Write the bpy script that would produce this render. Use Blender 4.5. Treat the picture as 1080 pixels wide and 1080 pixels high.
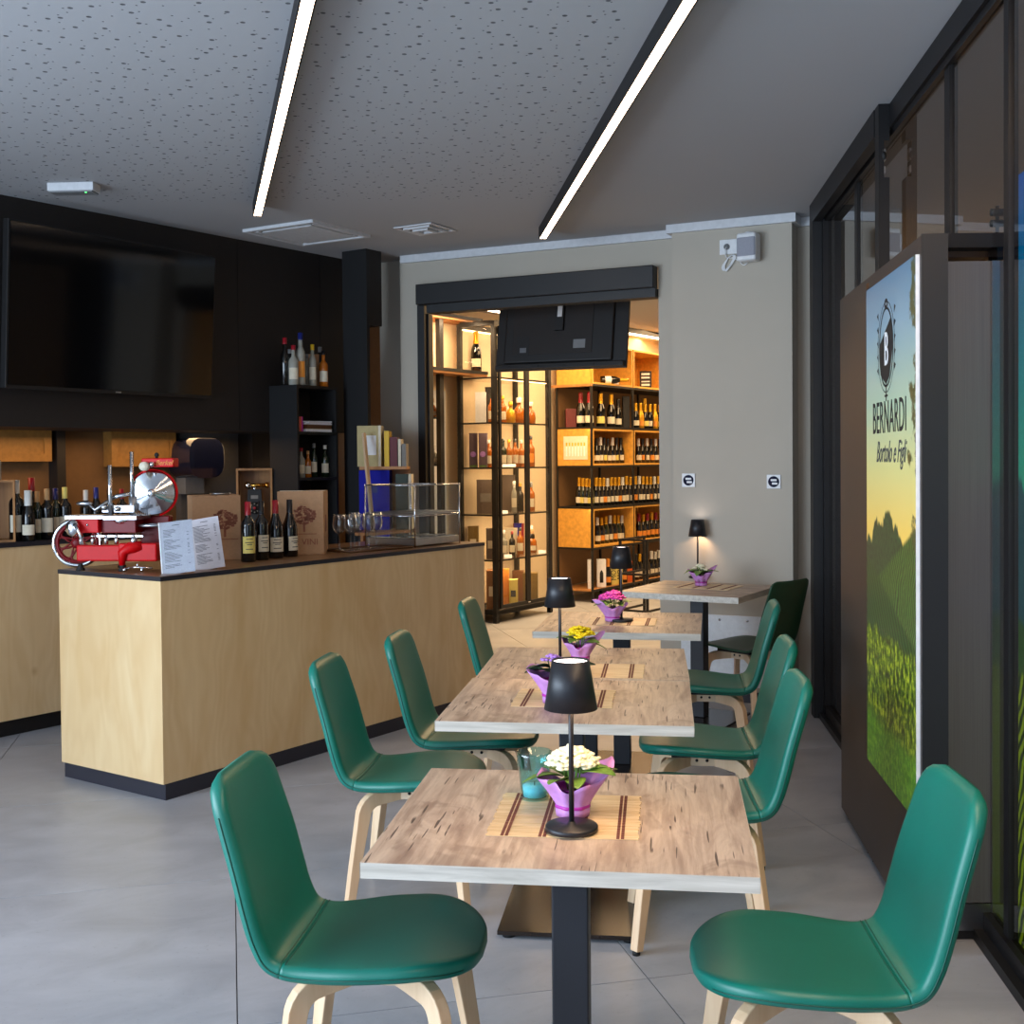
import bpy, bmesh, math, random
from mathutils import Vector, Matrix

random.seed(7)
PI = math.pi
scene = bpy.context.scene
COL = scene.collection
for o in list(bpy.data.objects):
    bpy.data.objects.remove(o)

# ------------------------------------------------------------------ camera
F = 1230.0
CH = 1.576
PITCH, ROLL, SHIFT = math.radians(1.2), math.radians(0.5), -28.0
cam_d = bpy.data.cameras.new('camera')
cam = bpy.data.objects.new('camera', cam_d)
COL.objects.link(cam)
cam_d.sensor_width = 36.0
cam_d.lens = 36.0 * F / 1080.0
cam_d.shift_y = SHIFT / 1080.0
cam_d.clip_start = 0.05
cam.location = (0, 0, CH)
FW = Vector((0, math.cos(PITCH), -math.sin(PITCH)))
U0 = Vector((0, math.sin(PITCH), math.cos(PITCH)))
RT = Vector((1, 0, 0)) * math.cos(ROLL) - U0 * math.sin(ROLL)
UP = Vector((1, 0, 0)) * math.sin(ROLL) + U0 * math.cos(ROLL)
cam.matrix_world = Matrix(((RT.x, UP.x, -FW.x, 0), (RT.y, UP.y, -FW.y, 0), (RT.z, UP.z, -FW.z, CH), (0, 0, 0, 1)))
scene.camera = cam

# ------------------------------------------------------------------ view, world, lights
scene.view_settings.view_transform = 'Standard'
scene.view_settings.look = 'None'
scene.view_settings.gamma = 1
scene.view_settings.use_curve_mapping = False
scene.view_settings.exposure = 0.12
scene.cycles.transparent_max_bounces = 24

world = bpy.data.worlds.new('world')
scene.world = world
world.use_nodes = True
wn = world.node_tree.nodes['Background']
wn.inputs[0].default_value = (0.50, 0.66, 0.90, 1)
wn.inputs[1].default_value = 1.0


def area(name, loc, target, sx, sy, power, color, spread=180):
    l = bpy.data.lights.new(name, 'AREA')
    l.shape = 'RECTANGLE'
    l.size, l.size_y = sx, sy
    l.energy = power
    l.color = color
    l.spread = math.radians(spread)
    o = bpy.data.objects.new(name, l)
    COL.objects.link(o)
    o.location = loc
    d = Vector(target) - Vector(loc)
    o.rotation_euler = d.to_track_quat('-Z', 'Y').to_euler()
    return o


# daylight through the shop windows to the left and behind the camera
area('daylight_left', (-4.85, 0.4, 1.65), (0, 0.4, 1.65), 5.6, 2.5, 560, (0.70, 0.84, 1.0))
area('daylight_front', (-2.6, -2.9, 1.65), (-2.6, 2, 1.65), 3.6, 2.5, 40, (0.70, 0.84, 1.0))
# the room's warm downlights above and behind the tables
area('ceiling_downlights', (1.0, 1.2, 3.08), (1.0, 1.2, 0), 0.5, 3.0, 60, (1.0, 0.70, 0.44))
# the shop's own warm ceiling lighting
area('shop_light', (1.1, 11.2, 3.05), (1.1, 11.2, 0), 1.6, 3.2, 170, (1.0, 0.66, 0.34))
area('shop_light', (2.3, 14.2, 3.05), (2.0, 14.2, 0), 1.6, 2.0, 100, (1.0, 0.66, 0.34))
nl = area('niche_light', (-2.75, 7.55, 1.76), (-2.75, 7.55, 0), 0.25, 1.3, 7.5, (1.0, 0.62, 0.30))
nl.rotation_euler = (0, 0, math.radians(-36))
nl.data.size, nl.data.size_y = 0.25, 2.6
area('lobby_fill', (2.6, 3.2, 3.05), (2.6, 3.2, 0), 0.6, 5.0, 20, (1.0, 0.74, 0.56))  # unseen fill, added to brighten the wall beyond the glass


# ------------------------------------------------------------------ pixel of the photograph -> point in the room
def ray(px, py):
    return FW + RT * ((px - 540) / F) + UP * ((-(py - 540) + SHIFT) / F)


def at(px, py, z=0.0):
    d = ray(px, py)
    return Vector((0, 0, CH)) + d * ((z - CH) / d.z)


def aty(px, py, y):
    d = ray(px, py)
    return Vector((0, 0, CH)) + d * (y / d.y)


def online(px, p, e):
    """point of the floor line p + s*e that stands in photo column px; returns (x, y), s"""
    d = ray(px, 500)
    det = -d.x * e[1] + e[0] * d.y
    s = (d.x * p[1] - p[0] * d.y) / (-(d.x * e[1]) + e[0] * d.y) if abs(det) > 1e-9 else 0
    return Vector((p[0] + s * e[0], p[1] + s * e[1])), s


def zat(px, py, xy):
    d = ray(px, py)
    return CH + d.z * (xy[1] / d.y)


# ------------------------------------------------------------------ mesh builder
class MB:
    def __init__(s):
        s.v, s.f, s.sm = [], [], []

    def add(s, vs, fs, smooth=False, M=None):
        n = len(s.v)
        for p in vs:
            p = Vector(p)
            s.v.append(M @ p if M is not None else p)
        for f in fs:
            s.f.append([i + n for i in f])
            s.sm.append(smooth)
        return s

    def box(s, x0, x1, y0, y1, z0, z1, M=None):
        vs = [(x, y, z) for z in (z0, z1) for y in (y0, y1) for x in (x0, x1)]
        return s.add(vs, [(0, 2, 3, 1), (4, 5, 7, 6), (0, 1, 5, 4), (2, 6, 7, 3), (0, 4, 6, 2), (1, 3, 7, 5)], False, M)

    def cbox(s, c, d, M=None):
        return s.box(c[0] - d[0] / 2, c[0] + d[0] / 2, c[1] - d[1] / 2, c[1] + d[1] / 2, c[2] - d[2] / 2, c[2] + d[2] / 2, M)

    def prism(s, pts, z0, z1, M=None, smooth=False):
        n = len(pts)
        a = sum(pts[i][0] * pts[(i + 1) % n][1] - pts[(i + 1) % n][0] * pts[i][1] for i in range(n))
        if a < 0:
            pts = list(reversed(pts))
        vs = [(p[0], p[1], z0) for p in pts] + [(p[0], p[1], z1) for p in pts]
        fs = [tuple(range(n - 1, -1, -1)), tuple(range(n, 2 * n))]
        s.add(vs, fs, False, M)
        s.add(vs, [(i, (i + 1) % n, n + (i + 1) % n, n + i) for i in range(n)], smooth, M)
        return s

    def lathe(s, prof, seg=20, M=None, a0=0.0, a1=2 * PI, smooth=True, caps=True, wave=None):
        full = abs(a1 - a0 - 2 * PI) < 1e-6
        n = seg if full else seg + 1
        vs, fs = [], []
        for k, (r, z) in enumerate(prof):
            for i in range(n):
                a = a0 + (a1 - a0) * i / seg
                rr, zz = (r, z) if wave is None else wave(r, z, a)
                vs.append((rr * math.cos(a), rr * math.sin(a), zz))
        for k in range(len(prof) - 1):
            for i in range(seg):
                j = (i + 1) % n
                fs.append((k * n + i, k * n + j, (k + 1) * n + j, (k + 1) * n + i))
        if caps and full:
            if prof[0][0] > 1e-5:
                fs.append(tuple(range(n - 1, -1, -1)))
            if prof[-1][0] > 1e-5:
                fs.append(tuple((len(prof) - 1) * n + i for i in range(n)))
        return s.add(vs, fs, smooth, M)

    def tube(s, pts, r, seg=8, closed=False, M=None, flat=1.0):
        pts = [Vector(p) for p in pts]
        rs = r if isinstance(r, (list, tuple)) else [r] * len(pts)
        n = len(pts)
        vs, fs = [], []
        up = None
        for i, p in enumerate(pts):
            a = pts[(i - 1) % n] if (closed or i > 0) else p
            b = pts[(i + 1) % n] if (closed or i < n - 1) else p
            t = (b - a).normalized()
            if up is None:
                up = Vector((0, 0, 1)) if abs(t.z) < 0.9 else Vector((1, 0, 0))
            side = t.cross(up).normalized()
            up = side.cross(t).normalized()
            for k in range(seg):
                an = 2 * PI * k / seg
                vs.append(p + side * (math.cos(an) * rs[i]) + up * (math.sin(an) * rs[i] * flat))
        m = n if closed else n - 1
        for i in range(m):
            for k in range(seg):
                a, b = i * seg + k, i * seg + (k + 1) % seg
                c, d = ((i + 1) % n) * seg + (k + 1) % seg, ((i + 1) % n) * seg + k
                fs.append((a, b, c, d))
        if not closed:
            fs.append(tuple(range(seg - 1, -1, -1)))
            fs.append(tuple((n - 1) * seg + k for k in range(seg)))
        return s.add(vs, fs, seg > 4, M)

    def cyl(s, p, q, r, seg=16, r2=None, M=None):
        return s.tube([p, q], [r, r2 if r2 is not None else r], seg, False, M)

    def ball(s, c, r, seg=10, M=None, sq=(1, 1, 1)):
        rings = max(4, seg // 2)
        T = Matrix.Translation(c) @ Matrix.Diagonal((sq[0], sq[1], sq[2], 1))
        if M is not None:
            T = M @ T
        prof = [(max(1e-6, r * math.sin(PI * i / rings)), -r * math.cos(PI * i / rings)) for i in range(rings + 1)]
        return s.lathe(prof, seg, T, caps=False)

    def grid(s, fn, nu, nv, M=None, smooth=True):
        vs = [fn(i / nu, j / nv) for j in range(nv + 1) for i in range(nu + 1)]
        fs = [(j * (nu + 1) + i, j * (nu + 1) + i + 1, (j + 1) * (nu + 1) + i + 1, (j + 1) * (nu + 1) + i) for j in range(nv) for i in range(nu)]
        return s.add(vs, fs, smooth, M)

    def build(s, name, m, parent=None, bevel=0.0, solid=0.0, seg=2):
        me = bpy.data.meshes.new(name)
        me.from_pydata([tuple(p) for p in s.v], [], s.f)
        me.polygons.foreach_set('use_smooth', s.sm)
        me.materials.append(m)
        me.update()
        o = bpy.data.objects.new(name, me)
        COL.objects.link(o)
        if parent is not None:
            o.parent = parent
        if solid:
            md = o.modifiers.new('thick', 'SOLIDIFY')
            md.thickness = solid
            md.offset = 0
        if bevel:
            md = o.modifiers.new('bevel', 'BEVEL')
            md.width = bevel
            md.segments = seg
            md.limit_method = 'ANGLE'
        return o


def tag(o, label=None, cat=None, group=None, kind=None):
    if label:
        o['label'] = label
    if cat:
        o['category'] = cat
    if group:
        o['group'] = group
    if kind:
        o['kind'] = kind
    return o


def thing(name, label, cat, loc=(0, 0, 0), rz=0.0, group=None):
    o = bpy.data.objects.new(name, None)
    COL.objects.link(o)
    o.empty_display_size = 0.1
    o.location = loc
    o.rotation_euler = (0, 0, rz)
    return tag(o, label, cat, group)


KIDS = {}


def copy_tree(o, loc=None, rz=None, label=None, group=None, parent=None, scale=None):
    c = o.copy()
    COL.objects.link(c)
    if parent is not None:
        c.parent = parent
    for ch in o.children:
        copy_tree(ch, parent=c)
    if loc is not None:
        c.location = loc
    if rz is not None:
        c.rotation_euler = (0, 0, rz)
    if label:
        c['label'] = label
    if group:
        c['group'] = group
    if scale:
        c.scale = scale
    return c


def struct(mb, name, m, label=None, **k):
    o = mb.build(name, m, **k)
    o['kind'] = 'structure'
    if label:
        o['label'] = label
    return o


# ------------------------------------------------------------------ materials
def lin(c):
    r = []
    for v in c:
        v = v / 255.0
        r.append(v / 12.92 if v <= 0.04045 else ((v + 0.055) / 1.055) ** 2.4)
    return (r[0], r[1], r[2], 1.0)


class NT:
    """little helper around a node tree"""

    def __init__(s, name):
        s.m = bpy.data.materials.new(name)
        s.m.use_nodes = True
        s.t = s.m.node_tree
        s.b = s.t.nodes['Principled BSDF']
        s.out = s.t.nodes['Material Output']

    def n(s, typ, **kw):
        x = s.t.nodes.new(typ)
        for k, v in kw.items():
            setattr(x, k, v)
        return x

    def set(s, sock, v):
        if isinstance(v, bpy.types.NodeSocket):
            s.t.links.new(v, sock)
        else:
            sock.default_value = v

    def math(s, op, a, b=0.0, c=None, clamp=False):
        x = s.n('ShaderNodeMath', operation=op, use_clamp=clamp)
        s.set(x.inputs[0], a)
        s.set(x.inputs[1], b)
        if c is not None:
            s.set(x.inputs[2], c)
        return x.outputs[0]

    def step(s, a, edge, soft=0.01):
        """0 below edge, 1 above"""
        x = s.n('ShaderNodeMapRange', interpolation_type='SMOOTHSTEP')
        d = s.math('SUBTRACT', a, edge)
        s.set(x.inputs[0], d)
        x.inputs[1].default_value = -soft
        x.inputs[2].default_value = soft
        return x.outputs[0]

    def mix(s, fac, a, b, mode='MIX'):
        x = s.n('ShaderNodeMix', data_type='RGBA', blend_type=mode)
        s.set(x.inputs[0], fac)
        s.set(x.inputs[6], a)
        s.set(x.inputs[7], b)
        return x.outputs[2]

    def coord(s, which='Object', scale=(1, 1, 1), rot=(0, 0, 0), loc=(0, 0, 0)):
        c = s.n('ShaderNodeTexCoord')
        m = s.n('ShaderNodeMapping')
        s.t.links.new(c.outputs[which], m.inputs[0])
        m.inputs['Scale'].default_value = scale
        m.inputs['Rotation'].default_value = rot
        m.inputs['Location'].default_value = loc
        return m.outputs[0]

    def noise(s, vec, scale=5.0, detail=4.0, rough=0.55, dist=0.0):
        x = s.n('ShaderNodeTexNoise')
        s.set(x.inputs['Vector'], vec)
        x.inputs['Scale'].default_value = scale
        x.inputs['Detail'].default_value = detail
        x.inputs['Roughness'].default_value = rough
        x.inputs['Distortion'].default_value = dist
        return x.outputs[0]

    def voronoi(s, vec, scale=5.0, rnd=1.0, feature='F1', dim='3D'):
        x = s.n('ShaderNodeTexVoronoi', feature=feature, voronoi_dimensions=dim)
        s.set(x.inputs['Vector'], vec)
        x.inputs['Scale'].default_value = scale
        x.inputs['Randomness'].default_value = rnd
        return x.outputs[0]

    def ramp(s, fac, stops, interp='LINEAR'):
        x = s.n('ShaderNodeValToRGB')
        x.color_ramp.interpolation = interp
        e = x.color_ramp.elements
        while len(e) < len(stops):
            e.new(0.5)
        for i, (p, c) in enumerate(stops):
            e[i].position = p
            e[i].color = c
        s.set(x.inputs[0], fac)
        return x.outputs[0]

    def sep(s, vec):
        x = s.n('ShaderNodeSeparateXYZ')
        s.set(x.inputs[0], vec)
        return x.outputs

    def comb(s, x=0.0, y=0.0, z=0.0):
        c = s.n('ShaderNodeCombineXYZ')
        s.set(c.inputs[0], x)
        s.set(c.inputs[1], y)
        s.set(c.inputs[2], z)
        return c.outputs[0]

    def bump(s, h, strength=0.2, dist=0.002):
        x = s.n('ShaderNodeBump')
        x.inputs['Strength'].default_value = strength
        x.inputs['Distance'].default_value = dist
        s.set(x.inputs['Height'], h)
        s.t.links.new(x.outputs[0], s.b.inputs['Normal'])

    def base(s, c):
        s.set(s.b.inputs['Base Color'], c)

    def p(s, **kw):
        for k, v in kw.items():
            s.set(s.b.inputs[k.replace('_', ' ')], v)
        return s


def plain(name, rgb, rough=0.5, metal=0.0, var=0.06, scale=30.0, bump=0.0, **kw):
    t = NT(name)
    c = lin(rgb)
    v = t.noise(t.coord(), scale, 3)
    lo = tuple(x * (1 - var) for x in c[:3]) + (1,)
    hi = tuple(min(1, x * (1 + var)) for x in c[:3]) + (1,)
    t.base(t.ramp(v, [(0.3, lo), (0.7, hi)]))
    t.p(Roughness=rough, Metallic=metal)
    if bump:
        t.bump(v, bump)
    for k, x in kw.items():
        t.set(t.b.inputs[k.replace('_', ' ')], x)
    return t.m


def emis(name, rgb, strength):
    t = NT(name)
    t.base((0.8, 0.8, 0.8, 1))
    t.p(Emission_Color=lin(rgb), Emission_Strength=strength)
    return t.m


def clearglass(name, tint=(1, 1, 1), ior=1.45, boost=1.0, rough=0.0):
    t = NT(name)
    tr = t.n('ShaderNodeBsdfTransparent')
    tr.inputs[0].default_value = tuple(tint) + (1,)
    gl = t.n('ShaderNodeBsdfGlossy')
    gl.inputs['Roughness'].default_value = rough
    fr = t.n('ShaderNodeFresnel')
    fr.inputs[0].default_value = ior
    geo = t.n('ShaderNodeNewGeometry')
    f = t.math('MULTIPLY', fr.outputs[0], boost, clamp=True)
    f = t.math('MULTIPLY', f, t.math('SUBTRACT', 1.0, geo.outputs['Backfacing']))
    mx = t.n('ShaderNodeMixShader')
    t.set(mx.inputs[0], f)
    t.t.links.new(tr.outputs[0], mx.inputs[1])
    t.t.links.new(gl.outputs[0], mx.inputs[2])
    t.t.links.new(mx.outputs[0], t.out.inputs[0])
    return t.m


def birch(name, c1, c2, c3):
    t = NT(name)
    co = t.coord(scale=(1, 1, 0.32))
    big = t.noise(co, 3.2, 3, 0.5, 1.6)
    ringy = t.n('ShaderNodeTexWave', wave_type='BANDS', bands_direction='X')
    t.set(ringy.inputs['Vector'], co)
    ringy.inputs['Scale'].default_value = 5.0
    ringy.inputs['Distortion'].default_value = 22.0
    ringy.inputs['Detail'].default_value = 2.0
    ringy.inputs['Detail Scale'].default_value = 0.9
    fine = t.noise(t.coord(scale=(60, 60, 2)), 3.0, 3)
    c = t.mix(t.ramp(big, [(0.35, (0, 0, 0, 1)), (0.7, (1, 1, 1, 1))]), lin(c1), lin(c2))
    c = t.mix(t.math('MULTIPLY', ringy.outputs['Fac'], 0.16), c, lin(c3))
    c = t.mix(t.math('MULTIPLY', fine, 0.16), c, lin(c3))
    knot = t.voronoi(t.coord(scale=(2.2, 2.2, 1.6)), 1.5, 1.0)
    c = t.mix(t.math('MULTIPLY', t.math('SUBTRACT', 1.0, t.step(knot, 0.05, 0.06)), 0.6), c, lin((170, 120, 70)))
    t.base(c)
    t.p(Roughness=0.42, Coat_Weight=0.12, Coat_Roughness=0.2)
    return t.m


def oak_top(name):
    t = NT(name)
    g = t.noise(t.coord(scale=(1.0, 0.20, 1.0)), 12.0, 5, 0.6, 0.7)
    fine = t.noise(t.coord(scale=(120, 5, 120)), 2.0, 4, 0.6)
    mid = t.noise(t.coord(scale=(26, 1.6, 26)), 2.0, 4, 0.6, 0.5)
    knots = t.noise(t.coord(scale=(1.0, 0.6, 1)), 5.0, 3, 0.5, 2.0)
    c = t.ramp(g, [(0.30, lin((140, 120, 106))), (0.45, lin((184, 164, 146))), (0.58, lin((208, 190, 170))), (0.75, lin((164, 144, 128)))])
    c = t.mix(t.math('MULTIPLY', t.step(mid, 0.54, 0.10), 0.34), c, lin((124, 100, 86)))
    c = t.mix(t.math('MULTIPLY', fine, 0.30), c, lin((132, 106, 92)))
    c = t.mix(t.math('MULTIPLY', t.step(knots, 0.62, 0.06), 0.38), c, lin((104, 80, 68)))
    # short dark cracks running with the grain
    cr = t.noise(t.coord(scale=(105, 6.0, 105), rot=(0, 0, 0.05), loc=(3.3, 0.7, 0)), 1.0, 1, 0.4, 0.3)
    gate = t.step(t.noise(t.coord(loc=(3, 1, 0)), 4.0, 2), 0.47, 0.03)
    crack = t.math('MULTIPLY', t.step(cr, 0.70, 0.02), gate)
    c = t.mix(t.math('MULTIPLY', crack, 0.85), c, lin((58, 44, 42)))
    t.base(c)
    t.p(Roughness=0.45)
    t.bump(t.math('SUBTRACT', t.math('MULTIPLY', fine, 0.3), crack), 0.3, 0.001)
    return t.m


def wood(name, c1, c2, axis=2, scale=18.0, rough=0.45):
    t = NT(name)
    sc = [1, 1, 1]
    sc[axis] = 0.08
    g = t.noise(t.coord(scale=tuple(sc)), scale, 5, 0.6, 0.5)
    t.base(t.ramp(g, [(0.3, lin(c1)), (0.7, lin(c2))]))
    t.p(Roughness=rough)
    t.bump(g, 0.08, 0.001)
    return t.m


M = {}
M['black'] = plain('black_paint', (14, 14, 16), 0.55)
M['blackmatt'] = plain('black_board', (26, 20, 18), 0.62, bump=0.05)
M['frame'] = plain('black_steel', (15, 14, 16), 0.5, 0.2)
M['tvback'] = plain('tv_plastic', (19, 18, 19), 0.55)
M['edge'] = plain('black_edge', (34, 36, 44), 0.35)
M['skirt'] = plain('dark_skirting', (38, 38, 48), 0.45)
M['birch'] = birch('birch_plywood', (226, 198, 152), (214, 180, 130), (196, 156, 106))
M['oak'] = oak_top('aged_oak_laminate')
M['oakedge'] = wood('pale_oak_edge', (172, 168, 158), (208, 204, 194), axis=0, scale=60)
M['beech'] = wood('beech_wood', (214, 178, 140), (232, 202, 166), axis=2)
M['beechend'] = wood('beech_block', (222, 194, 160), (236, 212, 182), axis=0)
M['orangeboard'] = plain('amber_board', (206, 152, 62), 0.55, var=0.16, scale=25)
M['chrome'] = plain('chrome', (215, 218, 222), 0.10, 1.0, var=0.02)
M['steel'] = plain('brushed_steel', (172, 174, 178), 0.28, 1.0, var=0.05)
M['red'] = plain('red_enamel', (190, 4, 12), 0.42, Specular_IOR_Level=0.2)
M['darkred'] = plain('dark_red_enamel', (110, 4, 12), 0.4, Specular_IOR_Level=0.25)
M['rubber'] = plain('black_rubber', (16, 16, 17), 0.7)
M['white'] = plain('white_plastic', (218, 220, 222), 0.4)
M['offwhite'] = plain('white_paint', (205, 207, 210), 0.6)
M['paper'] = plain('white_paper', (222, 222, 228), 0.7)
M['cardboard'] = plain('cardboard', (176, 136, 100), 0.8, scale=60)
M['darkglass'] = plain('dark_bottle_glass', (14, 14, 14), 0.06, Coat_Weight=0.3)
M['greenglass'] = plain('green_bottle_glass', (22, 36, 20), 0.06, Coat_Weight=0.5)
M['amber'] = plain('amber_spirit', (168, 92, 18), 0.08, Coat_Weight=0.4)
M['paleglass'] = plain('pale_bottle', (150, 150, 140), 0.08, Coat_Weight=0.4)
M['label'] = plain('cream_label', (214, 206, 184), 0.7)
M['labelyellow'] = plain('yellow_label', (216, 200, 110), 0.7)
M['labelorange'] = plain('orange_label', (222, 140, 50), 0.6)
M['gold'] = plain('gold_foil', (214, 158, 32), 0.35, 0.5)
M['redcap'] = plain('red_capsule', (150, 18, 34), 0.3)
M['bluecap'] = plain('blue_capsule', (22, 34, 110), 0.3)
M['whitecap'] = plain('white_capsule', (214, 214, 208), 0.4)
M['cork'] = plain('cork', (188, 150, 104), 0.8)
M['blackcap'] = plain('black_capsule', (18, 18, 22), 0.3)
M['glass'] = clearglass('clear_glass', (0.86, 0.88, 0.90), 1.5, 4.0)
M['pane'] = clearglass('partition_glass', (0.80, 0.76, 0.73), 1.5, 1.2)
M['cabglass'] = clearglass('cabinet_glass', (0.93, 0.92, 0.90), 1.45, 1.0)
M['acrylic'] = clearglass('acrylic', (0.90, 0.93, 0.95), 1.49, 1.3)
M['teal'] = clearglass('teal_glass', (0.66, 0.90, 0.92), 1.5, 2.2, 0.03)
M['smokeglass'] = clearglass('smoked_glass', (0.72, 0.70, 0.72), 1.5, 1.6)
M['wax'] = plain('candle_wax', (185, 232, 238), 0.5, Subsurface_Weight=0.2)
M['led'] = emis('led_diffuser', (255, 222, 188), 11.0)
M['ledwarm'] = emis('warm_led', (255, 214, 160), 7.0)
M['lampglow'] = emis('lamp_diffuser', (255, 236, 228), 6.0)
M['greenled'] = emis('green_led', (40, 255, 90), 3.0)
M['lampblack'] = plain('lamp_black', (30, 31, 36), 0.42, 0.2, bump=0.02, scale=400)
M['tabmetal'] = plain('table_black_steel', (38, 40, 46), 0.45, 0.3, bump=0.03, scale=300)
M['tabbase'] = plain('table_base_steel', (44, 36, 32), 0.25, 0.4)
M['paperpurple'] = plain('lilac_paper', (196, 138, 204), 0.6, var=0.15, scale=25, Subsurface_Weight=0.0)
M['ribbon'] = plain('magenta_ribbon', (176, 40, 160), 0.4)
M['leaf'] = plain('green_leaf', (92, 128, 48), 0.5, var=0.3, scale=60)
M['darkleaf'] = plain('dark_leaf', (32, 58, 34), 0.5, var=0.3, scale=60)
M['petalwhite'] = plain('white_petals', (240, 236, 205), 0.6, var=0.08, scale=90)
M['petalyellow'] = plain('yellow_petals', (245, 215, 10), 0.6, var=0.1, scale=90)
M['petalpink'] = plain('pink_petals', (212, 70, 170), 0.6, var=0.25, scale=90)
M['petalviolet'] = plain('violet_petals', (176, 130, 214), 0.6, var=0.25, scale=90)
M['bamboo'] = wood('bamboo_slats', (196, 164, 116), (230, 206, 164), axis=0, scale=70)
M['thread'] = plain('brown_thread', (112, 62, 50), 0.8)
M['tanbook'] = plain('tan_linen', (176, 162, 116), 0.7)
M['blue'] = plain('blue_binder', (8, 14, 150), 0.6, Specular_IOR_Level=0.2)
M['menupaper'] = plain('menu_paper', (196, 194, 202), 0.7)
M['posterframe'] = plain('black_profile', (13, 14, 18), 0.5)
M['yellow'] = plain('yellow_cover', (216, 176, 30), 0.5)
M['bookred'] = plain('dark_red_cover', (92, 14, 26), 0.5)
M['grey'] = plain('grey_cover', (122, 118, 112), 0.6)
M['greenbook'] = plain('dark_green_cover', (30, 48, 36), 0.5)
M['purplebox'] = plain('purple_box', (92, 74, 88), 0.5)
M['greybox'] = plain('grey_gift_box', (96, 82, 72), 0.5)
M['orangebox'] = plain('orange_gift_box', (214, 96, 24), 0.5)
M['olivebox'] = plain('olive_gift_box', (110, 88, 36), 0.45)
M['brownbox'] = plain('brown_gift_box', (122, 78, 40), 0.5)
M['pinkbox'] = plain('pink_gift_box', (196, 84, 72), 0.5)
M['darkredbox'] = plain('dark_red_gift_box', (92, 22, 20), 0.5)
M['crate'] = wood('pine_crate', (124, 82, 40), (168, 118, 64), axis=2)
M['shelfwood'] = wood('shelf_board', (150, 100, 52), (186, 130, 74), axis=0)
M['goldwood'] = plain('cabinet_amber', (150, 108, 52), 0.5, var=0.15)
M['niche'] = plain('niche_brown', (120, 88, 54), 0.7)
M['nichegrey'] = plain('niche_grey', (96, 96, 98), 0.7)
M['dispenser'] = plain('smoked_blue_plastic', (22, 26, 46), 0.12, Coat_Weight=0.5)
M['greyplastic'] = plain('grey_plastic', (120, 122, 124), 0.5)
M['fabricgrey'] = plain('speaker_grille', (150, 152, 162), 0.8, scale=200)
M['socketblue'] = plain('dark_blue_inlay', (26, 34, 62), 0.3)
M['panelgrey'] = plain('dark_bronze_panel', (58, 48, 45), 0.40, 0.4)
M['brown'] = plain('bronze_ply', (84, 52, 24), 0.5)
M['bartop'] = wood('bar_top_laminate', (112, 80, 52), (138, 102, 68), axis=0, rough=0.32)
M['ink'] = plain('printed_ink', (60, 60, 66), 0.7)
M['inkdark'] = plain('printed_dark_ink', (24, 26, 28), 0.6)
M['inkbrown'] = plain('printed_brown_ink', (140, 84, 62), 0.7)
M['inklight'] = plain('printed_white_ink', (226, 228, 230), 0.6)
M['copper'] = plain('brass', (200, 150, 70), 0.2, 1.0)
M['pillarpaint'] = plain('grey_wall_paint', (178, 170, 156), 0.75, var=0.02, scale=3)
M['shopwall'] = plain('shop_cream_paint', (226, 208, 176), 0.75, var=0.02)
M['cupboardgrey'] = plain('slate_panel', (80, 86, 98), 0.4, 0.3)
M['screen'] = plain('black_screen', (6, 6, 8), 0.09, var=0.0)

# green leatherette
t = NT('green_leatherette')
g1 = t.noise(t.coord(), 380, 3)
t.base(t.mix(t.noise(t.coord(), 6, 2), lin((2, 102, 88)), lin((5, 114, 99))))
t.p(Roughness=0.42)
t.bump(g1, 0.12, 0.0006)
M['green'] = t.m
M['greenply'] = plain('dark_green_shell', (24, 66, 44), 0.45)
M['seam'] = plain('green_seam', (4, 74, 62), 0.5)

# floor tile: grey cement look
t = NT('cement_tile')
n1 = t.noise(t.coord(scale=(1, 1.6, 1)), 2.6, 6, 0.62, 0.6)
n2 = t.noise(t.coord(), 45, 3, 0.7)
c = t.ramp(n1, [(0.3, lin((146, 149, 156))), (0.7, lin((172, 174, 180)))])
c = t.mix(t.math('MULTIPLY', t.step(n2, 0.66, 0.04), 0.20), c, lin((96, 96, 100)))
t.base(c)
t.p(Roughness=t.ramp(n1, [(0.3, (0.30, 0.30, 0.30, 1)), (0.7, (0.42, 0.42, 0.42, 1))]))
t.bump(n2, 0.06, 0.001)
M['tile'] = t.m
M['grout'] = plain('grout', (92, 93, 97), 0.8)

# ceiling: plaster with scattered perforations
t = NT('perforated_plaster')
oc = t.coord()
x, y, z = t.sep(oc)
h1 = t.math('SUBTRACT', 1.0, t.step(t.voronoi(oc, 9.0, 0.8, dim='2D'), 0.078, 0.02))
h2 = t.math('SUBTRACT', 1.0, t.step(t.voronoi(t.coord(loc=(0.31, 0.17, 0)), 12.5, 0.85, dim='2D'), 0.046, 0.02))
hh = t.math('MAXIMUM', h1, h2)
mask = t.math('MULTIPLY', t.math('SUBTRACT', 1.0, t.step(x, 0.42, 0.01)), t.math('SUBTRACT', 1.0, t.step(y, 6.9, 0.01)))
hh = t.math('MULTIPLY', hh, mask)
t.base(t.mix(hh, lin((170, 171, 174)), lin((92, 92, 96))))
t.p(Roughness=0.85)
t.bump(t.math('SUBTRACT', 1.0, hh), 0.5, 0.004)
M['ceiling'] = t.m

# brushed vertical metal sheet
t = NT('brushed_sheet')
g = t.noise(t.coord(scale=(80, 80, 0.6)), 3, 3)
t.base(t.ramp(g, [(0.3, lin((104, 103, 105))), (0.7, lin((114, 113, 115)))]))
t.p(Roughness=0.5, Metallic=0.5)
M['sheet'] = t.m


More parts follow.
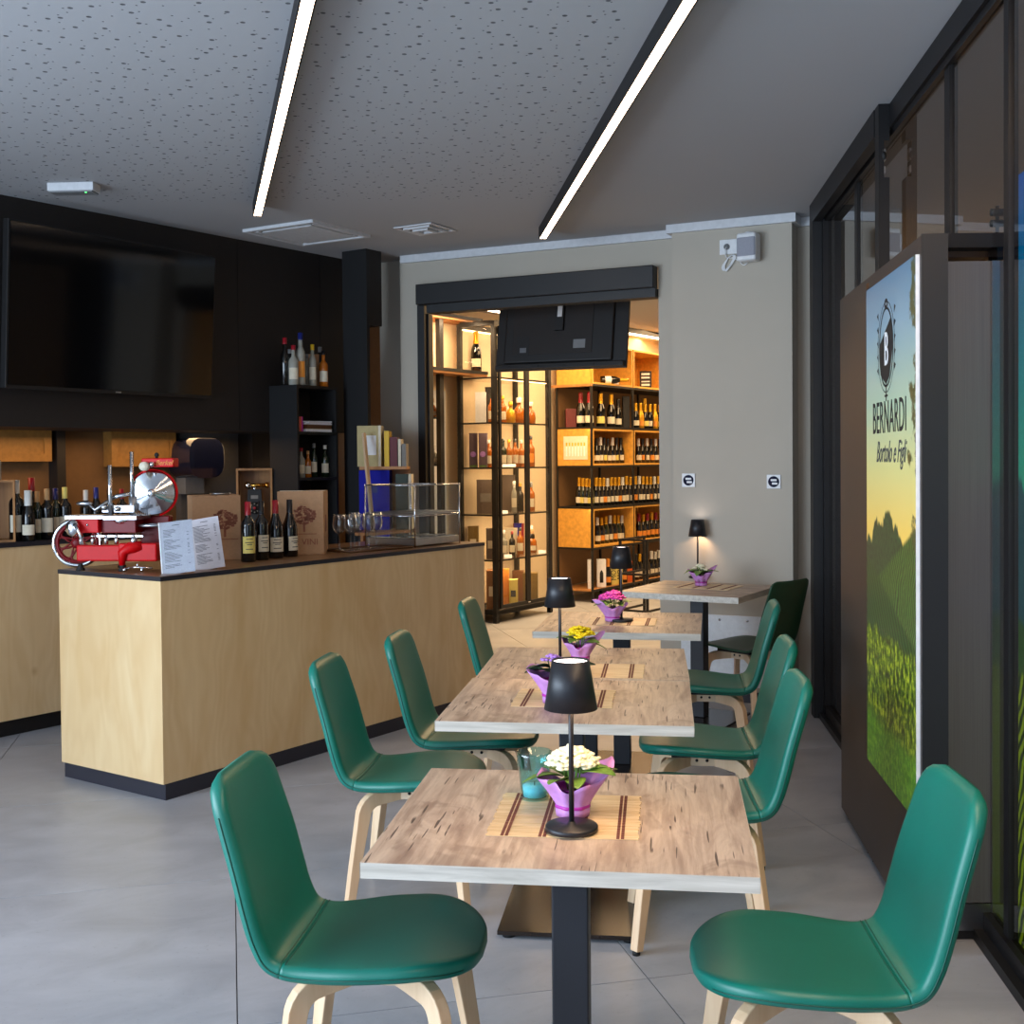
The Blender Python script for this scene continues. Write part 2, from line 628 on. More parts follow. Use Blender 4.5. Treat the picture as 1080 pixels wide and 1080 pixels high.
def poster_mat(name, kind):
    t = NT(name)
    u, _, v = t.sep(t.coord('Generated'))
    n_lo = t.noise(t.comb(t.math('MULTIPLY', u, 3.0), 0.0, t.math('MULTIPLY', v, 8.0)), 1.0, 5)
    n_hi = t.noise(t.comb(t.math('MULTIPLY', u, 30.0), 0.0, t.math('MULTIPLY', v, 60.0)), 1.0, 6, 0.7)
    ridge = t.noise(t.comb(t.math('MULTIPLY', u, 7.0), 3.0, 0.0), 1.0, 5, 0.65)
    if kind == 0:
        sky = t.ramp(v, [(0.50, lin((236, 196, 92))), (0.62, lin((206, 200, 128))), (0.74, lin((158, 184, 156))), (0.90, lin((116, 150, 168))), (1.0, lin((84, 116, 142)))])
        hillc = t.mix(t.step(n_hi, 0.5, 0.12), lin((12, 36, 24)), lin((40, 78, 42)))
        w = t.math('SINE', t.math('MULTIPLY', t.math('ADD', t.math('MULTIPLY', u, -0.9), t.math('ADD', v, t.math('MULTIPLY', n_lo, 0.14))), 210.0))
        vine = t.mix(t.step(w, 0.1, 0.4), lin((10, 34, 16)), t.mix(n_hi, lin((40, 84, 34)), lin((96, 138, 56))))
        vine2 = t.mix(t.step(t.math('SINE', t.math('MULTIPLY', t.math('ADD', t.math('MULTIPLY', u, 0.5), v), 230.0)), 0.0, 0.6), lin((12, 38, 18)), lin((40, 84, 34)))
        trees = t.ramp(t.noise(t.comb(t.math('MULTIPLY', u, 26.0), 0.0, t.math('MULTIPLY', v, 40.0)), 1.0, 5, 0.7), [(0.38, lin((14, 26, 6))), (0.5, lin((66, 98, 14))), (0.62, lin((180, 192, 36)))])
        grass = t.ramp(n_hi, [(0.3, lin((26, 70, 14))), (0.5, lin((70, 128, 22))), (0.7, lin((140, 178, 36)))])
        r1 = t.math('ADD', t.math('MULTIPLY', ridge, 0.16), t.math('SUBTRACT', 0.46, t.math('MULTIPLY', t.math('ABSOLUTE', t.math('SUBTRACT', u, 0.45)), 0.16)))
        c = t.mix(t.step(v, r1, 0.004), hillc, sky)
        r2 = t.math('ADD', 0.36, t.math('MULTIPLY', u, 0.16))
        c = t.mix(t.step(v, r2, 0.006), vine, c)
        c = t.mix(t.step(v, t.math('SUBTRACT', 0.44, t.math('MULTIPLY', u, 0.14)), 0.006), vine2, c)
        c = t.mix(t.step(v, t.math('ADD', 0.24, t.math('MULTIPLY', ridge, 0.10)), 0.006), trees, c)
        c = t.mix(t.step(v, t.math('ADD', 0.08, t.math('MULTIPLY', n_lo, 0.06)), 0.02), grass, c)
        # hanging foliage along the right edge
        fol = t.math('MULTIPLY', t.step(t.math('ADD', u, t.math('MULTIPLY', t.math('SUBTRACT', n_lo, 0.5), 1.1)), 0.98, 0.02), t.step(v, 0.45, 0.01))
        fol = t.math('MULTIPLY', fol, t.step(n_hi, 0.42, 0.04))
        c = t.mix(fol, c, lin((64, 70, 34)))
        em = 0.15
    else:
        sky = t.ramp(v, [(0.60, lin((40, 190, 150))), (0.78, lin((0, 150, 170))), (1.0, lin((0, 92, 190)))])
        mount = t.mix(n_hi, lin((10, 50, 80)), lin((30, 110, 110)))
        trees = t.mix(n_hi, lin((8, 40, 20)), lin((60, 120, 40)))
        w = t.math('SINE', t.math('MULTIPLY', t.math('ADD', t.math('MULTIPLY', u, 0.8), t.math('ADD', v, t.math('MULTIPLY', n_lo, 0.12))), 190.0))
        vine = t.mix(t.step(w, 0.0, 0.6), lin((24, 56, 10)), lin((140, 176, 20)))
        c = t.mix(t.step(v, t.math('ADD', 0.50, t.math('MULTIPLY', ridge, 0.22)), 0.006), mount, sky)
        c = t.mix(t.step(v, t.math('ADD', 0.40, t.math('MULTIPLY', ridge, 0.08)), 0.006), trees, c)
        c = t.mix(t.step(v, t.math('ADD', 0.32, t.math('MULTIPLY', n_lo, 0.10)), 0.006), vine, c)
        em = 0.45
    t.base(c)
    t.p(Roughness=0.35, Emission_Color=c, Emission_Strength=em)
    return t.m

# ------------------------------------------------------------------ directions of the bar and the room
E = Vector((0.565, 0.825, 0)).normalized()       # along the bar, away from the camera
Nn = Vector((E.y, -E.x, 0))                      # front normal of the bar
W = -Nn                                          # towards the back of the bar
ANG = math.atan2(E.y, E.x)
CEIL = 3.12


def frame(origin, ex=E):
    """matrix with local x = ex, local y = up x ex (towards the back), z up"""
    ex = Vector((ex[0], ex[1], 0)).normalized()
    ey = Vector((-ex.y, ex.x, 0))
    return Matrix(((ex.x, ey.x, 0, origin[0]), (ex.y, ey.y, 0, origin[1]), (0, 0, 1, origin[2] if len(origin) > 2 else 0), (0, 0, 0, 1)))


def place(o, mtx):
    o.matrix_world = mtx
    return o


# ------------------------------------------------------------------ floor and tiles (1.2 m cement tiles laid at an angle)
fl = struct(MB().box(-6.0, 6.0, -3.4, 18.0, -0.12, -0.008), 'floor', M['grout'])
TA = math.radians(13.6)
tu = Vector((math.cos(TA), math.sin(TA), 0))
tv = Vector((-math.sin(TA), math.cos(TA), 0))
TS = 1.215
tile_mb = MB().box(0.0018, TS - 0.0018, 0.0018, TS - 0.0018, -0.008, 0.0)
tile0 = None
for i in range(-6, 8):
    for j in range(-5, 16):
        c = tu * (0.0 + (i + 0.5) * TS) + tv * (3.32 + (j - 2 + 0.5) * TS)
        if not (-5.6 < c.x < 5.2 and -2.8 < c.y < 16.8):
            continue
        if c.x > 2.9 and c.y < 7:
            continue
        if tile0 is None:
            tile0 = tile_mb.build('tile', M['tile'], fl, bevel=0.0)
            o = tile0
        else:
            o = tile0.copy()
            COL.objects.link(o)
        p = tu * (0.0 + i * TS) + tv * (3.32 + (j - 2) * TS)
        o.location = p
        o.rotation_euler = (0, 0, TA)

# ------------------------------------------------------------------ ceiling and walls
struct(MB().box(-6.0, 6.0, -3.4, 18.0, CEIL, CEIL + 0.12), 'ceiling', M['ceiling'])

wl_a = at(0, 205, CEIL).to_2d()
LE = Vector((0.594, 0.804)).normalized()         # direction of the black television wall
LM = frame((wl_a.x, wl_a.y, 0), (LE.x, LE.y))    # local x along the wall, local y behind it
NT_, NB_ = 1.80, 1.13
KZ0 = 1.13                            # top and bottom of the serving niche
WEND = online(367, wl_a, LE)[1]
w = MB()
w.box(-3.6, WEND, 0.0, 0.06, NT_, CEIL, LM)
w.box(-3.6, WEND, 0.06, 0.75, NT_, NT_ + 0.05, LM)
struct(w, 'wall_left', M['blackmatt'], 'black painted wall above the serving niche')
# vertical board joints of the black wall
j = MB()
for s in (-2.3, -1.0, 1.72, 2.5):
    j.box(s, s + 0.004, -0.0015, 0.0, NT_, CEIL, LM)
struct(j, 'trim_1', M['frame'])
# niche back wall, with pale cupboard doors and dark recess
n = MB()
n.box(-3.6, WEND, 0.72, 0.80, 0, NT_, LM)
struct(n, 'wall_niche', M['niche'], 'brown painted back wall of the niche')
gx0, _ = online(187, LM.translation.to_2d() + Vector((LM[0][1], LM[1][1])) * 0.70, LE)
gx1, s1 = online(248, LM.translation.to_2d() + Vector((LM[0][1], LM[1][1])) * 0.70, LE)
s0 = (gx0 - LM.translation.to_2d() - Vector((LM[0][1], LM[1][1])) * 0.70).dot(LE)
struct(MB().box(s0, s1, 0.66, 0.72, KZ0, NT_, LM), 'wall_niche_panel', M['nichegrey'], 'grey wall panel behind the towel dispenser')
struct(MB().box(s1, WEND, 0.50, 0.72, KZ0, NT_, LM), 'wall_niche_end', M['blackmatt'])


def on_niche(px, depth):
    q, s = online(px, LM.translation.to_2d() + Vector((LM[0][1], LM[1][1])) * depth, LE)
    return q, s


def cupboard(px0, px1, z0, z1, label, handle=False):
    _, a = on_niche(px0, 0.6)
    _, b = on_niche(px1, 0.6)
    c = thing('wall_cupboard', label, 'cupboard', (0, 0, 0))
    c.matrix_world = LM @ Matrix.Translation(((a + b) / 2, 0.64, z0))
    h = z1 - z0
    wdt = (b - a)
    MB().box(-wdt / 2, wdt / 2, 0.0, 0.075, 0, h).build('body', M['goldwood'], c)
    d = MB().box(-wdt / 2, -wdt / 2 + 0.05, -0.02, 0, 0, h).box(wdt / 2 - 0.05, wdt / 2, -0.02, 0, 0, h).box(-wdt / 2 + 0.05, wdt / 2 - 0.05, -0.02, 0, 0, 0.05).box(-wdt / 2 + 0.05, wdt / 2 - 0.05, -0.02, 0, h - 0.05, h)
    d.build('door_frame', M['goldwood'], c)
    MB().box(-wdt / 2 + 0.05, wdt / 2 - 0.05, -0.008, 0, 0.05, h - 0.05).build('door_panel', M['goldwood'], c)
    return c


cupboard(-46, 57, 1.60, 1.80, 'amber framed wall cupboard in the niche above the bottle row at the left')
cupboard(120, 188, 1.56, 1.80, 'amber framed wall cupboard in the niche behind the slicer blade')
_, sp0 = on_niche(57, 0.66)
_, sp1 = on_niche(66, 0.66)
struct(MB().box(sp0, sp1, 0.62, 0.72, NB_, NT_, LM), 'trim_2', M['blackmatt'])

# the back wall with the doorway to the shop
bw0 = at(424, 270.5, CEIL).to_2d()
bw1 = at(863, 228.5, CEIL).to_2d()
BE = (bw1 - bw0).normalized()
BM = frame((bw0.x, bw0.y, 0), (BE.x, BE.y))


def onback(px, off=0.0):
    q, s = online(px, (BM @ Vector((0, off, 0))).to_2d(), BE)
    return s


sj0, sj1 = onback(445), onback(695.5)
sp_, sq_ = onback(710, -0.17), onback(836, -0.17)
send = (bw1 - bw0).length
OH = 2.885
w = MB()
w.box(0, sj0, 0, 0.10, 0, CEIL, BM)
w.box(sj0, sj1, 0, 0.10, OH, CEIL, BM)
w.box(sj1, send + 0.5, 0, 0.10, 0, CEIL, BM)
struct(w, 'wall_back', M['pillarpaint'], 'grey plastered back wall around the shop doorway')
struct(MB().box(sp_, sq_, -0.17, 0, 0, CEIL, BM), 'wall_back_pillar', M['pillarpaint'], 'grey plastered pillar right of the doorway')
tr = MB()
tr.box(0, sp_, -0.03, 0, CEIL - 0.055, CEIL, BM)
tr.box(sp_ - 0.03, sq_ + 0.03, -0.2, -0.17, CEIL - 0.055, CEIL, BM)
tr.box(sp_ - 0.03, sp_, -0.17, 0.0, CEIL - 0.055, CEIL, BM)
tr.box(sq_, sq_ + 0.03, -0.17, 0.0, CEIL - 0.055, CEIL, BM)
tr.box(sq_ + 0.03, send, -0.03, 0, CEIL - 0.055, CEIL, BM)
struct(tr, 'trim_3', M['offwhite'], 'white shadow-gap trim under the ceiling')
bb = MB()
bb.box(sp_, sq_, -0.182, -0.17, 0, 0.07, BM)
bb.box(sq_, send, -0.012, 0, 0, 0.07, BM)
struct(bb, 'baseboard_back', M['skirt'])
# pale panel with fixings low on the pillar
kp = thing('kick_panel', 'low pale metal panel screwed to the pillar behind the far chair', 'wall panel')
kp.matrix_world = BM @ Matrix.Translation((sp_ + 0.05, -0.178, 0.10))
kw = sq_ - sp_ - 0.08
MB().box(0, kw, 0, 0.008, 0, 0.46).build('panel', M['white'], kp)
for i in range(4):
    MB().cyl((0.08 + i * (kw - 0.16) / 3, 0, 0.43), (0.08 + i * (kw - 0.16) / 3, -0.006, 0.43), 0.008, 10).build('screw', M['chrome'], kp)

# the left end of the back wall: return, brown wall beyond the column
rt = MB()
rt.box(-0.02, 0.0, 0.0, 0.24, 0, CEIL, BM)
rt.box(-0.30, 0.0, 0.16, 0.24, 0, CEIL, BM)
struct(rt, 'wall_return', M['pillarpaint'], 'grey wall return beside the black column')
bp = aty(396, 400, 9.6)
struct(MB().box(bp.x - 1.6, bp.x + 0.42, 9.75, 9.85, 0, CEIL), 'wall_passage', M['niche'])
# doorway jambs and shutter box
jl = thing('door_frame', 'black steel frame lining the left side of the shop doorway', 'door frame')
jl.matrix_world = BM
MB().box(sj0 - 0.01, sj0 + 0.05, -0.03, 0.10, 0, OH).build('jamb', M['frame'], jl)
MB().box(sj0 + 0.05, sj0 + 0.06, 0.02, 0.06, 0, 2.68).build('guide_rail', M['black'], jl)
sh0, sh1 = onback(440, -0.1), onback(695, 0.0)
sb = thing('shutter_box', 'black roller shutter box over the shop doorway', 'shutter')
sb.matrix_world = BM @ Matrix.Translation((0, 0, 2.705))
MB().box(sh0, sh1, -0.10, -0.001, 0.03, 0.18).build('housing', M['frame'], sb, bevel=0.006)
MB().box(sh0 + 0.07, sh1, -0.06, 0.06, -0.03, 0.03).build('guide', M['black'], sb)

# sidewalls behind the camera and to the left, with window openings for the daylight
le = (LM @ Vector((-3.6, 0, 0)))
w = MB()
w.box(-5.1, -4.95, -3.2, 4.3, 0, 0.35)
w.box(-5.1, -4.95, -3.2, 4.3, 2.95, CEIL)
w.box(-5.1, -4.95, 3.25, 4.3, 0.35, 2.95)
struct(w, 'wall_street', M['offwhite'])
w = MB()
w.box(-5.1, 1.6, -3.2, -3.05, 0, 0.3)
w.box(-5.1, 1.6, -3.2, -3.05, 2.95, CEIL)
w.box(0.8, 1.6, -3.2, -3.05, 0.3, 2.95)
struct(w, 'wall_front', M['offwhite'])
struct(MB().box(-6.2, le.x + 0.05, le.y - 0.1, le.y + 0.2, 0, CEIL), 'wall_corner', M['blackmatt'])

# ------------------------------------------------------------------ the glazed partition on the right
g0 = at(1015, 0, CEIL).to_2d()
g1 = at(866, 212, CEIL).to_2d()
GE = (g1 - g0).normalized()
GM = frame((g0.x, g0.y, 0), (GE.x, GE.y))        # local x away from the camera, local y towards the room


def onglass(px, off=0.0):
    q, s = online(px, (GM @ Vector((0, off, 0))).to_2d(), GE)
    return s


GEND = onglass(864)
win = bpy.data.objects.new('window_1', None)
COL.objects.link(win)
win['kind'] = 'structure'
win['label'] = 'black framed glass partition along the right side'
win.matrix_world = GM
GST = -6.6
MB().box(GST, GEND, -0.06, 0.0, CEIL - 0.10, CEIL).box(GST, GEND, -0.045, -0.015, CEIL - 0.13, CEIL - 0.10).build('top_rail', M['frame'], win)
MB().box(GST, GEND, -0.07, 0.02, 0.0, 0.035).build('floor_track', M['black'], win)
MB().box(GST, GEND, -0.05, -0.01, 0.035, 0.09).build('bottom_rail', M['frame'], win)
mull = [(GEND - 0.10, 0.10, 0.05), (onglass(898), 0.07, 0.03), (onglass(991.5), 0.07, 0.03), (onglass(1052), 0.045, 0.03), (onglass(1063) - 1.25, 0.07, 0.03), (onglass(1063) - 2.6, 0.07, 0.03), (onglass(1063) - 3.9, 0.07, 0.03)]
for s, wd, dp in mull:
    MB().box(s - wd / 2, s + wd / 2, -0.055, -0.055 + dp, 0.03, CEIL - 0.1).build('mullion', M['frame'], win)
xs = sorted([m_[0] for m_ in mull]) + [GEND]
xs = [GST] + xs[:-1]
for a, b in zip(xs[:-1], xs[1:]):
    MB().box(a + 0.02, b - 0.02, -0.040, -0.034, 0.09, CEIL - 0.13).build('pane', M['pane'], win)
# thick post carrying the sliding gear
po = thing('sliding_gear_post', 'thick black post with silver roller fittings below the ceiling', 'post')
sx = onglass(937)
po.matrix_world = GM @ Matrix.Translation((sx, 0.024, 0)) @ Matrix.Diagonal((0.8, 0.52, 1, 1))
MB().box(-0.05, 0.05, -0.045, 0.045, 0, CEIL - 0.32).box(-0.05, 0.05, 0.0, 0.045, CEIL - 0.32, CEIL - 0.16).box(-0.05, 0.05, -0.045, 0.045, CEIL - 0.16, CEIL).build('post', M['frame'], po)
MB().cbox((-0.02, 0.0, CEIL - 0.22), (0.06, 0.03, 0.05)).build('roller_bracket', M['steel'], po)
MB().cyl((-0.055, 0.0, CEIL - 0.225), (-0.03, 0.0, CEIL - 0.225), 0.018, 14).build('roller', M['rubber'], po)
MB().cbox((-0.02, 0.0, CEIL - 0.285), (0.05, 0.028, 0.03)).build('clamp', M['steel'], po)
# outer rail below the ceiling from the post to the back wall
orail = MB().box(sx + 0.05, GEND, 0.0, 0.05, CEIL - 0.12, CEIL - 0.0)
struct(orail, 'trim_4', M['frame'])
for v in orail.v:
    pass
bpy.data.objects['trim_4'].matrix_world = GM
struct(MB().box(GEND - 0.10, GEND + 0.02, -0.05, 0.05, 0, CEIL, GM), 'trim_5', M['black'])
# blue-grey strip of wall between glazing and back wall, and the lobby beyond the glass
struct(MB().box(GEND + 0.02, GEND + 0.7, -0.22, -0.10, 0, CEIL, GM), 'wall_right_end', M['cupboardgrey'])
struct(MB().box(-8.0, GEND + 1.0, -1.75, -1.65, 0, CEIL, GM), 'wall_right', M['pillarpaint'])

# ------------------------------------------------------------------ the poster panel (thick dark sliding panel)
pa = at(887.5, 858).to_2d()
pb = at(973, 1008).to_2d()
PE = (pb - pa).normalized()
PL = (pb - pa).length
PM = Matrix(((PE.x, PE.y, 0, pa.x), (PE.y, -PE.x, 0, pa.y), (0, 0, 1, 0), (0, 0, 0, 1)))
# local x from the far end towards the camera, local y towards the table side (-X), z up
PM = Matrix(((PE.x, PE.y, 0, pa.x), (PE.y, -PE.x, 0, pa.y), (0, 0, 1, 0), (0, 0, 0, 1)))
sgn = 1.0 if (PM @ Vector((0, 1, 0)) - PM @ Vector((0, 0, 0))).x < 0 else -1.0
PH = 2.27


def pbox(mb, x0, x1, d0, d1, z0, z1):
    """d = distance out of the panel face towards the tables"""
    pts = [PM @ Vector((x, sgn * d, 0)) for x, d in ((x0, d0), (x1, d0), (x1, d1), (x0, d1))]
    return mb.prism([(p.x, p.y) for p in pts], z0, z1)


pan = thing('display_stand', 'tall dark bronze panel carrying the tall vineyard poster', 'display panel')
pbox(MB(), 0, PL, -0.075, 0, 0.03, PH).build('board', M['panelgrey'], pan, bevel=0.002)
pbox(MB(), PL, PL + 0.012, -0.077, 0.002, 0.03, PH + 0.002).build('edge_profile', M['posterframe'], pan)
for x in (0.08, 0.52, 0.62, 1.1, PL - 0.1):
    p = PM @ Vector((x, -sgn * 0.03, 0))
    MB().cyl((p.x, p.y, 0), (p.x, p.y, 0.03), 0.016, 12).build('glide', M['rubber'], pan)


def onpanel(px):
    return online(px, pa, PE)[1]


px0, px1 = onpanel(917.5), onpanel(970)
q0 = PM @ Vector((px0, 0, 0))
q1 = PM @ Vector((px1, 0, 0))
pz1 = (zat(917, 307, q0) + zat(970, 268.5, q1)) / 2
pz0 = (zat(917.5, 808, q0) + zat(970, 858, q1)) / 2
poster = thing('vineyard_poster', 'tall vineyard poster with a crest and the lettering BERNARDI', 'poster')
PW = px1 - px0
# local frame of the poster: x along, z up, y towards the table side... built flat against the board
poM = Matrix.Translation((q0.x, q0.y, pz0)) @ Matrix.Rotation(math.atan2(PE.y, PE.x), 4, 'Z')
poster.matrix_world = poM
sd = 1.0 if (poM @ Vector((0, 1, 0)) - poM @ Vector((0, 0, 0))).x < 0 else -1.0
y_a, y_b = sorted((0.0, sd * 0.012))
MB().box(0, PW, y_a, y_b, 0, pz1 - pz0).build('print', poster_mat('vineyard_print', 0), poster)
MB().box(PW, PW + 0.002, y_a, y_b, 0, pz1 - pz0).build('edge_strip', M['inklight'], poster)


def text_mesh(body, size, sx=1.0, shear=0.0, bold=0.0, spacing=1.0):
    cu = bpy.data.curves.new('lettering', 'FONT')
    cu.body = body
    cu.size = size
    cu.shear = shear
    cu.offset = bold
    cu.extrude = 0.0008
    cu.align_x = 'CENTER'
    cu.align_y = 'CENTER'
    cu.space_character = spacing
    cu.resolution_u = 3
    o = bpy.data.objects.new('tmp', cu)
    COL.objects.link(o)
    dg = bpy.context.evaluated_depsgraph_get()
    me = bpy.data.meshes.new_from_object(o.evaluated_get(dg))
    bpy.data.objects.remove(o)
    return me


def text(name, body, size, m, parent, mtx, sx=1.0, **k):
    me = text_mesh(body, size, **k)
    me.materials.clear()
    me.materials.append(m)
    o = bpy.data.objects.new(name, me)
    COL.objects.link(o)
    o.parent = parent
    o.matrix_local = mtx @ Matrix.Diagonal((sx, 1, 1, 1))
    return o


# lettering faces the tables: text x runs from the far end to the near end of the poster
def postmat(u, v):
    x = u * PW
    z = v * (pz1 - pz0)
    if sd < 0:
        R = Matrix(((1, 0, 0), (0, 0, -1), (0, 1, 0))).to_4x4()
    else:
        R = Matrix(((-1, 0, 0), (0, 0, 1), (0, 1, 0))).to_4x4()
    return Matrix.Translation((x, y_a - 0.0006 if sd < 0 else y_b + 0.0006, z)) @ R


text('lettering', 'BERNARDI', 0.165, M['inkdark'], poster, postmat(0.5, 0.722), sx=PW * 0.86, spacing=1.05)
text('script_lettering', 'Bortolo e Figli', 0.11, M['ink'], poster, postmat(0.53, 0.655), sx=0.75, shear=0.5)
cr = MB()


def cresthalf(r0, r1, zc, hw, hh):
    pass


def ring2d(mb, cx, cz, rx, rz, wdt, n=28):
    for i in range(n):
        a, b = 2 * PI * i / n, 2 * PI * (i + 1) / n
        pts = [(cx + math.cos(a) * rx, cz + math.sin(a) * rz), (cx + math.cos(b) * rx, cz + math.sin(b) * rz), (cx + math.cos(b) * (rx - wdt), cz + math.sin(b) * (rz - wdt)), (cx + math.cos(a) * (rx - wdt), cz + math.sin(a) * (rz - wdt))]
        mb.add([(p[0], p[1], 0) for p in pts], [(0, 1, 2, 3)])


ring2d(cr, 0, 0, 0.125, 0.215, 0.014)
ring2d(cr, 0, 0.232, 0.03, 0.028, 0.018)
ring2d(cr, 0, 0, 0.15, 0.245, 0.006)
cr.add([(-0.11, -0.09, 0), (0.11, 0.08, 0), (0.11, -0.02, 0), (0.06, -0.16, 0), (0, -0.2, 0), (-0.1, -0.14, 0)], [(0, 5, 4, 3, 2, 1)])
cr.add([(-0.11, 0.03, 0), (0.085, 0.15, 0), (0.11, 0.08, 0), (-0.11, -0.09, 0)], [(0, 3, 2, 1)])
cr.add([(-0.008, -0.29, 0), (0.008, -0.29, 0), (0.008, -0.2, 0), (-0.008, -0.2, 0)], [(0, 1, 2, 3)])
cr.add([(-0.03, -0.265, 0), (0.03, -0.265, 0), (0.03, -0.254, 0), (-0.03, -0.254, 0)], [(0, 1, 2, 3)])
for sg in (-1, 1):
    for k in range(5):
        z = -0.14 + k * 0.075
        cr.add([(sg * 0.135, z, 0), (sg * 0.165, z + 0.03, 0), (sg * 0.14, z + 0.045, 0)], [(0, 1, 2) if sg > 0 else (0, 2, 1)])
co = cr.build('crest', M['inkdark'], poster)
co.matrix_local = postmat(0.45, 0.862) @ Matrix.Diagonal((0.95, 0.66, 1, 1))
mm = postmat(0.46, 0.855)
text('crest_letter', 'B', 0.17, M['inklight'], poster, mm @ Matrix.Translation((0, 0.0, 0.0014)), sx=0.7)

# brushed steel door panel beyond, with kick plate and top rail
ys = 3.78
m0, m1 = aty(998, 640, ys), aty(1049, 640, ys)
mz1 = zat(1020, 275.5, (0, ys))
mp = thing('steel_side_panel', 'brushed steel panel standing between the poster panel and the glazing', 'metal panel', ((m0.x + m1.x) / 2, ys, 0))
hw = (m1.x - m0.x) / 2
MB().box(-hw - 0.02, hw + 0.035, 0, 0.04, 0.12, mz1).build('sheet', M['sheet'], mp)
MB().box(-hw - 0.02, hw + 0.035, -0.004, 0.04, 0.03, 0.118).build('kick_plate', M['steel'], mp)
MB().box(hw - 0.012, hw + 0.012, -0.012, 0.04, 0.0, mz1).build('side_profile', M['steel'], mp)
MB().box(-hw - 0.02, hw + 0.02, 0.0, 0.04, 0, 0.03).build('floor_track', M['black'], mp)
tz0, tz1 = zat(1020, 262, (0, ys)), zat(1020, 247, (0, ys))
MB().box(-hw - 0.03, hw + 0.03, -0.02, 0.05, tz0, tz1).build('top_rail', M['frame'], mp)
MB().box(-hw - 0.03, hw + 0.02, 0.05, 0.75, tz0 - 0.02, tz0).build('canopy', M['brown'], mp)
MB().box(hw + 0.0, hw + 0.02, -0.02, 0.05, mz1, tz0).box(-hw - 0.03, -hw - 0.01, -0.02, 0.05, mz1, tz0).build('bracket', M['frame'], mp)
hg = thing('hinge_knobs', 'two small black hinge knobs on the glazing above the steel panel', 'hinge', (m1.x + 0.0, ys - 0.02, tz1))
for k in range(2):
    MB().cyl((-0.02, 0, 0.03 + k * 0.035), (0.02, 0, 0.03 + k * 0.035), 0.012, 12).build('knob', M['rubber'], hg)
MB().cyl((0, 0, 0), (0, 0, 0.085), 0.006, 8).build('pin', M['rubber'], hg)

# second poster: backlit landscape behind the glass at the right edge
ps0 = onglass(1067, -0.10)
pp = thing('landscape_poster', 'blue and green landscape poster behind the glass at the right edge', 'poster')
qz = (GM @ Vector((ps0, -0.10, 0)))
z_t = zat(1069, 190, qz)
z_b = zat(1067, 1012, qz)
pp.matrix_world = GM @ Matrix.Translation((ps0 - 1.1, -0.115, z_b))
MB().box(0, 1.1, 0, 0.015, 0, z_t - z_b).build('print', poster_mat('landscape_print', 1), pp)
# its dark lower board
lb = tag(MB().box(ps0 - 1.1, ps0, -0.13, -0.10, 0.04, z_b - 0.005, GM).build('plinth_board', M['cupboardgrey']), 'dark board under the landscape poster at the right edge', 'board')

# ------------------------------------------------------------------ ceiling fittings


def led_bar(p_far, p_near, label, wdt=0.042, h=0.075):
    d = (p_near - p_far)
    d.z = 0
    L = d.length
    t = thing('linear_ceiling_light', label, 'ceiling light')
    t.matrix_world = Matrix.Translation((p_far.x, p_far.y, CEIL - h)) @ Matrix.Rotation(math.atan2(d.y, d.x), 4, 'Z')
    MB().box(0, L, -wdt / 2 - 0.006, -wdt / 2, 0, h).box(0, L, wdt / 2, wdt / 2 + 0.006, 0, h).box(0, L, -wdt / 2, wdt / 2, 0.03, h).box(-0.004, 0, -wdt / 2, wdt / 2, 0, h).build('housing', M['frame'], t)
    MB().box(0, L, -wdt / 2, wdt / 2, 0.002, 0.03).build('diffuser', M['led'], t)
    return t


pf, pn = at(271.5, 228, CEIL - 0.075), at(325, 0, CEIL - 0.075)
led_bar(pf, pf + (pn - pf) * 1.75, 'slim black ceiling light bar with white diffuser, nearer the bar')
pf, pn = at(572.5, 252, CEIL - 0.075), at(728, 0, CEIL - 0.075)
led_bar(pf, pf + (pn - pf) * 1.6, 'slim black ceiling light bar with white diffuser, running above the tables')

# air-conditioning cassette
cc = (at(255, 243, CEIL) + at(330, 232, CEIL) + at(393, 246, CEIL) + at(318, 256.5, CEIL)) / 4
cs = thing('ceiling_cassette', 'square white air conditioning cassette in the ceiling above the black wall', 'air conditioner', (cc.x, cc.y, CEIL), math.atan2(-0.32, 0.54))
S = 0.30
fr = MB()
for a, b in ((S, S - 0.03),):
    fr.box(-a, a, -a, -b, -0.02, 0).box(-a, a, b, a, -0.02, 0).box(-a, -b, -b, b, -0.02, 0).box(b, a, -b, b, -0.02, 0)
fr.build('frame', M['offwhite'], cs)
MB().box(-0.27, 0.27, -0.27, 0.27, -0.004, -0.001).build('slot', M['ink'], cs)
MB().box(-0.21, 0.21, -0.21, 0.21, -0.018, -0.004).build('grille_plate', M['offwhite'], cs, bevel=0.003)
for sx_, sy_ in ((1, 0), (-1, 0), (0, 1), (0, -1)):
    b = MB().cbox((sx_ * 0.243, sy_ * 0.243, -0.010), (0.03 if sx_ else 0.44, 0.03 if sy_ else 0.44, 0.006))
    b.build('louvre', M['offwhite'], cs)
# small square diffuser
cc = (at(416, 239, CEIL) + at(456, 235, CEIL) + at(481, 241, CEIL) + at(441, 247, CEIL)) / 4
ds = thing('ceiling_diffuser', 'small square white air diffuser in the ceiling near the doorway', 'vent', (cc.x, cc.y, CEIL), math.atan2(-0.32, 0.54))
for k, s_ in enumerate((0.15, 0.105, 0.06)):
    z0, z1 = -0.012 - 0.008 * k, -0.004
    f_ = MB().box(-s_, s_, -s_, -s_ + 0.02, z0, z1).box(-s_, s_, s_ - 0.02, s_, z0, z1).box(-s_, -s_ + 0.02, -s_ + 0.02, s_ - 0.02, z0, z1).box(s_ - 0.02, s_, -s_ + 0.02, s_ - 0.02, z0, z1)
    f_.build('ring', M['offwhite'], ds)
MB().box(-0.13, 0.13, -0.13, 0.13, -0.003, -0.001).build('backing', M['ink'], ds)
